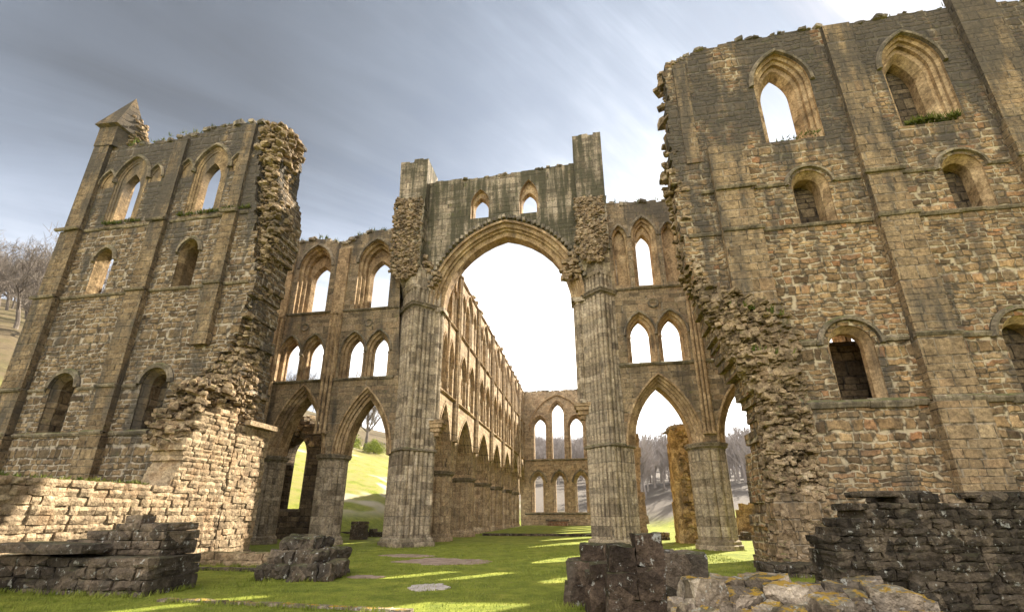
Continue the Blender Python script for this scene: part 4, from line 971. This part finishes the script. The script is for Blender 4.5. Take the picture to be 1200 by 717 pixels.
def ground():
    radii = list(np.arange(0, 30, 2.0)) + list(np.arange(30, 130, 4.0)) + list(np.arange(130, 360, 10.0)) + [400, 500, 700, 1000, 1500, 2400]
    NA = 180; vs = [(0, 0, 0)]; fs = []
    for r in radii[1:]:
        for i in range(NA):
            a = 2 * math.pi * i / NA; x, y = r * math.sin(a), r * math.cos(a); vs.append((x, y, land(x, y) + (.025 * noise.noise(Vector((x * .5, y * .5, 2))) if r < 30 else 0)))
    for i in range(NA): fs.append((0, 1 + i, 1 + (i + 1) % NA))
    for k in range(len(radii) - 2):
        o = 1 + k * NA
        for i in range(NA): j = (i + 1) % NA; fs.append((o + i, o + j, o + NA + j, o + NA + i))
    q = MB(); q.v = vs; q.f = fs; g = q.build('ground', M['ground'], None, True); tag(g, 'green lawn and the hillsides around the ruin', None, None, 'structure')
    # raised choir floor and worn patches
    q = MB(); q.box(-8.9, .6, 37.5, 65.3, -.1, .16); tag(q.build('choir_lawn', M['ground']), 'raised lawn inside the choir', None, None, 'structure')
    t = thing('step', 'long dark stone step across the lawn inside the choir', 'step', (-4, 37.3, 0)); q = MB(); x = -8.6
    while x < .5: w = rnd.uniform(.6, 1.2); rock(q, (x + w / 2, 37.35, .05), (w - .01, .4, .26), 0, 700 + int(x * 9), 3, .08, 0, .1); x += w
    q.build('stonework', M['black'], t)
    for nm, lab, cx, cy, rx, ry, mt in (('worn_patch', 'broad pinkish worn patch of earth in front of the great arch', -5.3, 16.9, 1.7, 1.1, 'bare_earth'), ('worn_patch', 'small worn patch of earth at the right end of the pier stump', -6.2, 12.55, .5, .25, 'bare_earth'),
                                        ('flat_stone', 'pale flat stone set in the lawn in the middle foreground', -3.85, 11.1, .42, .5, 'slab'), ('worn_patch', 'thin worn strip of earth at the foot of the great left pier', -7.6, 18.9, 1.0, .5, 'bare_earth')):
        q = MB(); A = []; B_ = []
        for i in range(72):
            a = i / 72 * 2 * math.pi; k = 1 + .40 * noise.noise(Vector((math.cos(a) * 1.6, math.sin(a) * 1.6, cx))) + .22 * noise.noise(Vector((math.cos(a) * 6, math.sin(a) * 6, cx))); x, y = cx + rx * k * math.cos(a), cy + ry * k * math.sin(a)
            A.append((x, y, .026)); B_.append((x, y, -.05))
        q.quadstrip(B_, A, True); q.add(A, [tuple(range(72))]); tag(q.build(nm, M[mt]), lab, 'patch' if nm == 'worn_patch' else 'stone')

def bare_tree(seed, h, twig=1.0, levels=5):
    """bare broadleaf tree -> (trunk and limb mesh data, twig mesh data)"""
    r = random.Random(seed); tr = MB(); tw = MB()
    def seg(mb, p, q, ra, rb, n):
        d = (q - p); 
        if d.length < 1e-4: return
        d.normalize(); u = d.orthogonal().normalized(); v = d.cross(u)
        A = [p + (u * math.cos(2 * math.pi * i / n) + v * math.sin(2 * math.pi * i / n)) * ra for i in range(n)]
        B_ = [q + (u * math.cos(2 * math.pi * i / n) + v * math.sin(2 * math.pi * i / n)) * rb for i in range(n)]
        mb.quadstrip(A, B_, True)
    def grow(p, d, L, ra, lev):
        mb = tr if lev <= 1 else tw; n = 7 if lev == 0 else 5 if lev == 1 else 3; steps = 4 if lev == 0 else 3 if lev < 3 else 2; rb = ra * (.62 if lev else .55)
        for i in range(steps):
            d2 = (d + Vector((r.uniform(-1, 1), r.uniform(-1, 1), r.uniform(-.5, .7))) * .16).normalized(); q = p + d2 * L / steps
            a, b_ = ra + (rb - ra) * i / steps, ra + (rb - ra) * (i + 1) / steps
            seg(mb, p, q, a, b_, n); p = q; d = d2
            if lev < levels and (i > 0 or lev > 0):
                for _ in range(2 if lev else 3):
                    ax = Vector((r.uniform(-1, 1), r.uniform(-1, 1), r.uniform(-.2, .4))).normalized()
                    nd = (d * r.uniform(.5, 1.0) + ax * r.uniform(.5, 1.0) + Vector((0, 0, .25))).normalized()
                    grow(p, nd, L * r.uniform(.45, .68), max(b_ * r.uniform(.45, .65), .012 * twig), lev + 1)
    grow(Vector((0, 0, -.3)), Vector((0, 0, 1)), h * .5, h * .022, 0)
    return tr, tw
def trees():
    protos = []
    for k, (sd, hh) in enumerate(((1, 11), (2, 13), (5, 9.5))):
        tr, tw = bare_tree(sd, hh, 1.6, 4); protos.append((tr, tw))
    def mesh(mb, nm, mat):
        me = bpy.data.meshes.new(nm); me.from_pydata(mb.v, [], mb.f); me.materials.append(mat); return me
    PM = [(mesh(a, 'trunk', M['bark']), mesh(b_, 'crown', M['bark'])) for a, b_ in protos]
    def place(k, x, y, s, rz, lab, grp):
        t = bpy.data.objects.new('bare_tree', None); col.objects.link(t); t.location = (x, y, land(x, y) - .1); t.rotation_euler = (0, 0, rz); t.scale = (s, s, s)
        tag(t, lab, 'tree', grp)
        for nm, me in zip(('trunk', 'crown'), PM[k]):
            o = bpy.data.objects.new(nm, me); col.objects.link(o); o.parent = t
    r = random.Random(12)
    def at(az, rr): return rr * math.sin(R(az)), rr * math.cos(R(az))
    x, y = at(-27.8, 97); place(1, x, y, 1.35, .4, 'leafless tree with spreading limbs beside the yellow green bush on the bright slope', None)
    x, y = at(-35.2, 120); place(0, x, y, 1.3, 1.4, 'leafless tree whose twigs show through the small upper openings left of the great arch', None)
    for i in range(90):
        az = r.uniform(-66, -56.5); x, y = at(az, r.uniform(95, 320)); place(r.randrange(3), x, y, r.uniform(1.0, 1.6), r.uniform(0, 6), 'bare tree on the brown hillside past the outer edge of the left tower', 'bare hillside trees left of the tower')
    for i in range(34):
        az = r.uniform(-42, -21); x, y = at(az, r.uniform(125, 300)); place(r.randrange(3), x, y, r.uniform(.8, 1.2), r.uniform(0, 6), 'bare tree on the wooded slope seen through the left arches', 'bare slope trees behind the left arches')
    # far wood: one mass
    big = MB(); pv = []
    for sd in (11, 12, 13):
        tr, tw = bare_tree(sd, 11, 3.0, 3); a = MB(); a.v = tr.v + tw.v; o = len(tr.v); a.f = tr.f + [tuple(o + i for i in f) for f in tw.f]; pv.append((np.array(a.v), a.f))
    V = []; F = []; o = 0
    for i in range(800):
        az = r.uniform(-10, 24); rr = r.uniform(120, 330) if az < 2 else r.uniform(85, 330); x, y = at(az, rr); v, f = pv[r.randrange(3)]; s = r.uniform(.7, 1.25); c, sn = math.cos(i), math.sin(i)
        w = np.stack([x + s * (v[:, 0] * c - v[:, 1] * sn), y + s * (v[:, 0] * sn + v[:, 1] * c), land(x, y) + s * v[:, 2]], 1)
        V.append(w); F += [tuple(o + j for j in q) for q in f]; o += len(v)
    me = bpy.data.meshes.new('far_wood'); me.from_pydata(np.concatenate(V).tolist(), [], F); me.materials.append(M['bark_hazed'])
    w = bpy.data.objects.new('far_wood', me); col.objects.link(w); tag(w, 'pale leafless wood on the hill beyond the right arches', 'wood', None, 'stuff')
    # bush with spring leaves
    def bush(x, y, rad, h, lab, seed):
        t = thing('bush', lab, 'bush', (x, y, land(x, y))); q = MB(); rr = random.Random(seed); z0 = land(x, y)
        for i in range(2600):
            a = rr.uniform(0, 6.283); b_ = rr.random() ** .6; k = 1 + .35 * noise.noise(Vector((math.cos(a) * 1.7, math.sin(a) * 1.7, seed)))
            p = Vector((x + rad * k * b_ * math.cos(a) * math.sqrt(rr.random()) , y + rad * k * b_ * math.sin(a), z0 + h * (1 - b_ ** 2 * .55) * rr.uniform(.12, 1) * (1 + .25 * noise.noise(Vector((x + math.cos(a) * 2, b_ * 3, seed))))))
            d = Vector((rr.uniform(-1, 1), rr.uniform(-1, 1), rr.uniform(-.6, 1))).normalized() * rr.uniform(.14, .3); e = d.orthogonal().normalized() * .1; q.add([p - e, p + d * .5 + e, p + d, p - d * .3 - e], [(0, 1, 2, 3)])
        q.build('foliage', M['bush'], t)
        q = MB()
        shaft(q, lambda u, d, z: (u, d, z), x, y, .09, z0 - .3, z0 + h * .6, 6)
        q.build('stem', M['bark'], t)
    x, y = at(-29.6, 92); bush(x, y, 3.0, 3.4, 'rounded yellow green bush at the top of the bright grass slope', 3)
    x, y = at(-26.6, 94); bush(x, y, 2.6, 2.8, 'smaller dull green bush right of the yellow green one', 9)
def grass():
    r = np.random.default_rng(4); N = 90000
    yy = 3.2 + 24 * r.random(N) ** 1.35; xx = -15 + 25 * r.random(N)
    ok = ~((xx > 5.5) & (yy > 13)); xx, yy = xx[ok], yy[ok]; n = len(xx)
    h = r.uniform(.025, .06, n) * (1 + .5 * np.sin(xx * 1.3) * np.cos(yy * 1.1)); a = r.uniform(0, 6.283, n); w = .005 + yy * .00045
    V = np.zeros((n, 3, 3)); V[:, 0] = np.stack([xx - w * np.cos(a), yy - w * np.sin(a), np.full(n, -.02)], 1); V[:, 1] = np.stack([xx + w * np.cos(a), yy + w * np.sin(a), np.full(n, -.02)], 1)
    V[:, 2] = np.stack([xx + r.normal(0, .02, n), yy + r.normal(0, .02, n), h], 1)
    me = bpy.data.meshes.new('lawn_grass'); me.vertices.add(n * 3); me.vertices.foreach_set('co', V.reshape(-1)); me.loops.add(n * 3); me.loops.foreach_set('vertex_index', np.arange(n * 3, dtype=np.int32))
    me.polygons.add(n); me.polygons.foreach_set('loop_start', np.arange(0, n * 3, 3, dtype=np.int32)); me.polygons.foreach_set('loop_total', np.full(n, 3, dtype=np.int32)); me.update(); me.validate()
    me.materials.append(M['grass']); o = bpy.data.objects.new('lawn_grass', me); col.objects.link(o); tag(o, 'short mown grass of the lawn', 'grass', None, 'stuff')

def foot_grass():
    q = MB(); F = FX(0); k = 900
    for line, n in (([(-14.5, 8.82), (-9.3, 8.82)], 150), ([(-9.28, 8.85), (-9.28, 10.3)], 40), ([(-8.85, 11.55), (-6.9, 11.5)], 90), ([(-6.9, 11.5), (-6.8, 13)], 40), ([(-.6, 9.2), (.2, 9.1)], 40), ([(.15, 7.2), (1.1, 7.2)], 40), ([(.6, 3.7), (.6, 5.4), (2.9, 5.6)], 110),
                    ([(1.05, 8.5), (2.1, 8.6)], 40), ([(-13.3, 14.3), (-9.2, 14.3)], 90), ([(-13, 13.1), (-9.2, 13.1)], 70), ([(-8.6, 8.5), (-3.4, 8.25)], 110), ([(-13.6, 10), (-13.6, 17)], 80), ([(-11.7, 24.4), (-9.9, 22.85), (-8.2, 24.4)], 70), ([(-.3, 24.5), (1.2, 23.0), (2.8, 24.5)], 60), ([(4.7, 14.2), (7, 14.2)], 60), ([(5.2, 23.9), (7.2, 23.9)], 40), ([(-20, 23.9), (-14, 23.9)], 60)):
        r = random.Random(k); k += 1; segs = list(zip(line, line[1:]))
        for _ in range(n):
            a, b_ = r.choice(segs); t_ = r.random(); x, y = a[0] + (b_[0] - a[0]) * t_ + r.gauss(0, .05), a[1] + (b_[1] - a[1]) * t_ + r.gauss(0, .05)
            for _k in range(6):
                h = r.uniform(.05, .17); p = Vector((x + r.uniform(-.06, .06), y + r.uniform(-.06, .06), -.02)); w = Vector((r.uniform(-1, 1), r.uniform(-1, 1), 0)) * r.uniform(.008, .016)
                q.add([p - w, p + w, p + Vector((r.gauss(0, .05), r.gauss(0, .05), h))], [(0, 1, 2)])
    tag(q.build('foot_grass', M['grass']), 'longer grass left along the feet of the stones', 'grass', None, 'stuff')
foot_grass()
north_tower(); south_tower(); transept_arcade('n'); transept_arcade('s'); crossing(); presbytery('n'); presbytery('s'); east_wall()
chapel_wall(); fragment(); aisle_wall(); foreground(); ground(); trees(); grass()

# ------------------------------------------------------------------ light
sun_d = bpy.data.lights.new('sun', 'SUN'); sun_d.energy = 5.0; sun_d.angle = R(.5); sun_d.color = (1, .93, .80)
sun = bpy.data.objects.new('sun', sun_d); col.objects.link(sun); sun.rotation_euler = (-SUN).to_track_quat('-Z', 'Y').to_euler()
wd = bpy.data.worlds.new('World'); scene.world = wd; wd.use_nodes = True
t = NT(wd.node_tree); t.n.clear()
wo = t.node('ShaderNodeOutputWorld'); bg = t.node('ShaderNodeBackground'); t.l.new(bg.outputs[0], wo.inputs[0]); bg.inputs[1].default_value = .12
sky = t.node('ShaderNodeTexSky', sky_type='NISHITA'); sky.sun_disc = False; sky.sun_elevation = R(SUN_EL); sky.sun_rotation = R(SUN_AZ); sky.air_density = 1.0; sky.dust_density = 1.5
D = t.node('ShaderNodeTexCoord').outputs['Generated']
dx, dy, dz = t.sep(D)
c = t.vm('DOT_PRODUCT', D, tuple(SUN)); c = t.m('MAXIMUM', c, 0.0)
den = t.m('ADD', t.m('MAXIMUM', dz, 0.0), .22)
cp = t.xyz(t.m('DIVIDE', dx, den), t.m('DIVIDE', dy, den), 0)
st = t.vm('ADD', t.vm('SCALE', t.xyz(t.m('ADD', t.m('MULTIPLY', dx, .6), t.m('MULTIPLY', dy, .8)), t.m('SUBTRACT', t.m('MULTIPLY', dx, .8), t.m('MULTIPLY', dy, .6)), 0), sc=0.0), cp)
n1 = t.noise(t.vm('MULTIPLY', t.xyz(t.m('ADD', t.m('MULTIPLY', t.sep(st)[0], .75), t.m('MULTIPLY', t.sep(st)[1], .66)), t.m('SUBTRACT', t.m('MULTIPLY', t.sep(st)[1], .75), t.m('MULTIPLY', t.sep(st)[0], .66)), 0), (.45, 2.2, 1)), 1.2, 7, .62, .5); n2 = t.noise(st, .8, 5, .55, .3)
cov = t.m('ADD', t.m('MULTIPLY', n1, .55), t.m('MULTIPLY', n2, .45))
K = 2.75
E = t.m('POWER', t.ss(dz, .78, .18), 1.7)
G = Vector((math.sin(R(18)) * math.cos(R(27)), math.cos(R(18)) * math.cos(R(27)), math.sin(R(27))))
gl = t.m('POWER', t.m('MAXIMUM', t.vm('DOT_PRODUCT', D, tuple(G)), 0.0), 4.0)
lum = t.m('ADD', .085, t.m('ADD', t.m('MULTIPLY', E, .72), t.m('MULTIPLY', t.m('MULTIPLY', gl, t.m('ADD', .30, t.m('MULTIPLY', E, 1.1))), 2.5)))
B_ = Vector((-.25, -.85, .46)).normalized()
lum = t.m('ADD', lum, t.m('MULTIPLY', t.m('POWER', t.m('MAXIMUM', t.vm('DOT_PRODUCT', D, tuple(B_)), 0.0), 3.0), 3.0))  # added bright cloud patch behind the camera, fills the shaded walls
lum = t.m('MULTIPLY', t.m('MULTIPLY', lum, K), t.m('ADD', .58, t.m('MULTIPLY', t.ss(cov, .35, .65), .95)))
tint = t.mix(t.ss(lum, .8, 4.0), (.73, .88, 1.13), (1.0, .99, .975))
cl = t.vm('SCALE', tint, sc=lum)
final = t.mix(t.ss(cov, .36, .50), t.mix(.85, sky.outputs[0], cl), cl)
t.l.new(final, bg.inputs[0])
vs_ = scene.view_settings; vs_.view_transform = 'Standard'; vs_.look = 'None'; vs_.exposure = 1.85; vs_.gamma = 1; vs_.use_curve_mapping = False
# thin air: far things fade
q = MB(); q.box(-2600, 2600, -2600, 2600, -40, 190); hz = q.build('haze', bpy.data.materials.new('haze_air')); tag(hz, 'thin bright haze in the air', None, None, 'stuff')
hm = hz.data.materials[0]; hm.use_nodes = True; h_ = NT(hm.node_tree); h_.n.clear(); ho = h_.node('ShaderNodeOutputMaterial'); pv_ = h_.node('ShaderNodeVolumePrincipled')
pv_.inputs['Color'].default_value = (.93, .92, .95, 1); pv_.inputs['Density'].default_value = .00017; pv_.inputs['Anisotropy'].default_value = .3; h_.l.new(pv_.outputs[0], ho.inputs['Volume'])
scene.render.engine = 'CYCLES'; scene.cycles.use_denoising = True; scene.cycles.max_bounces = 6
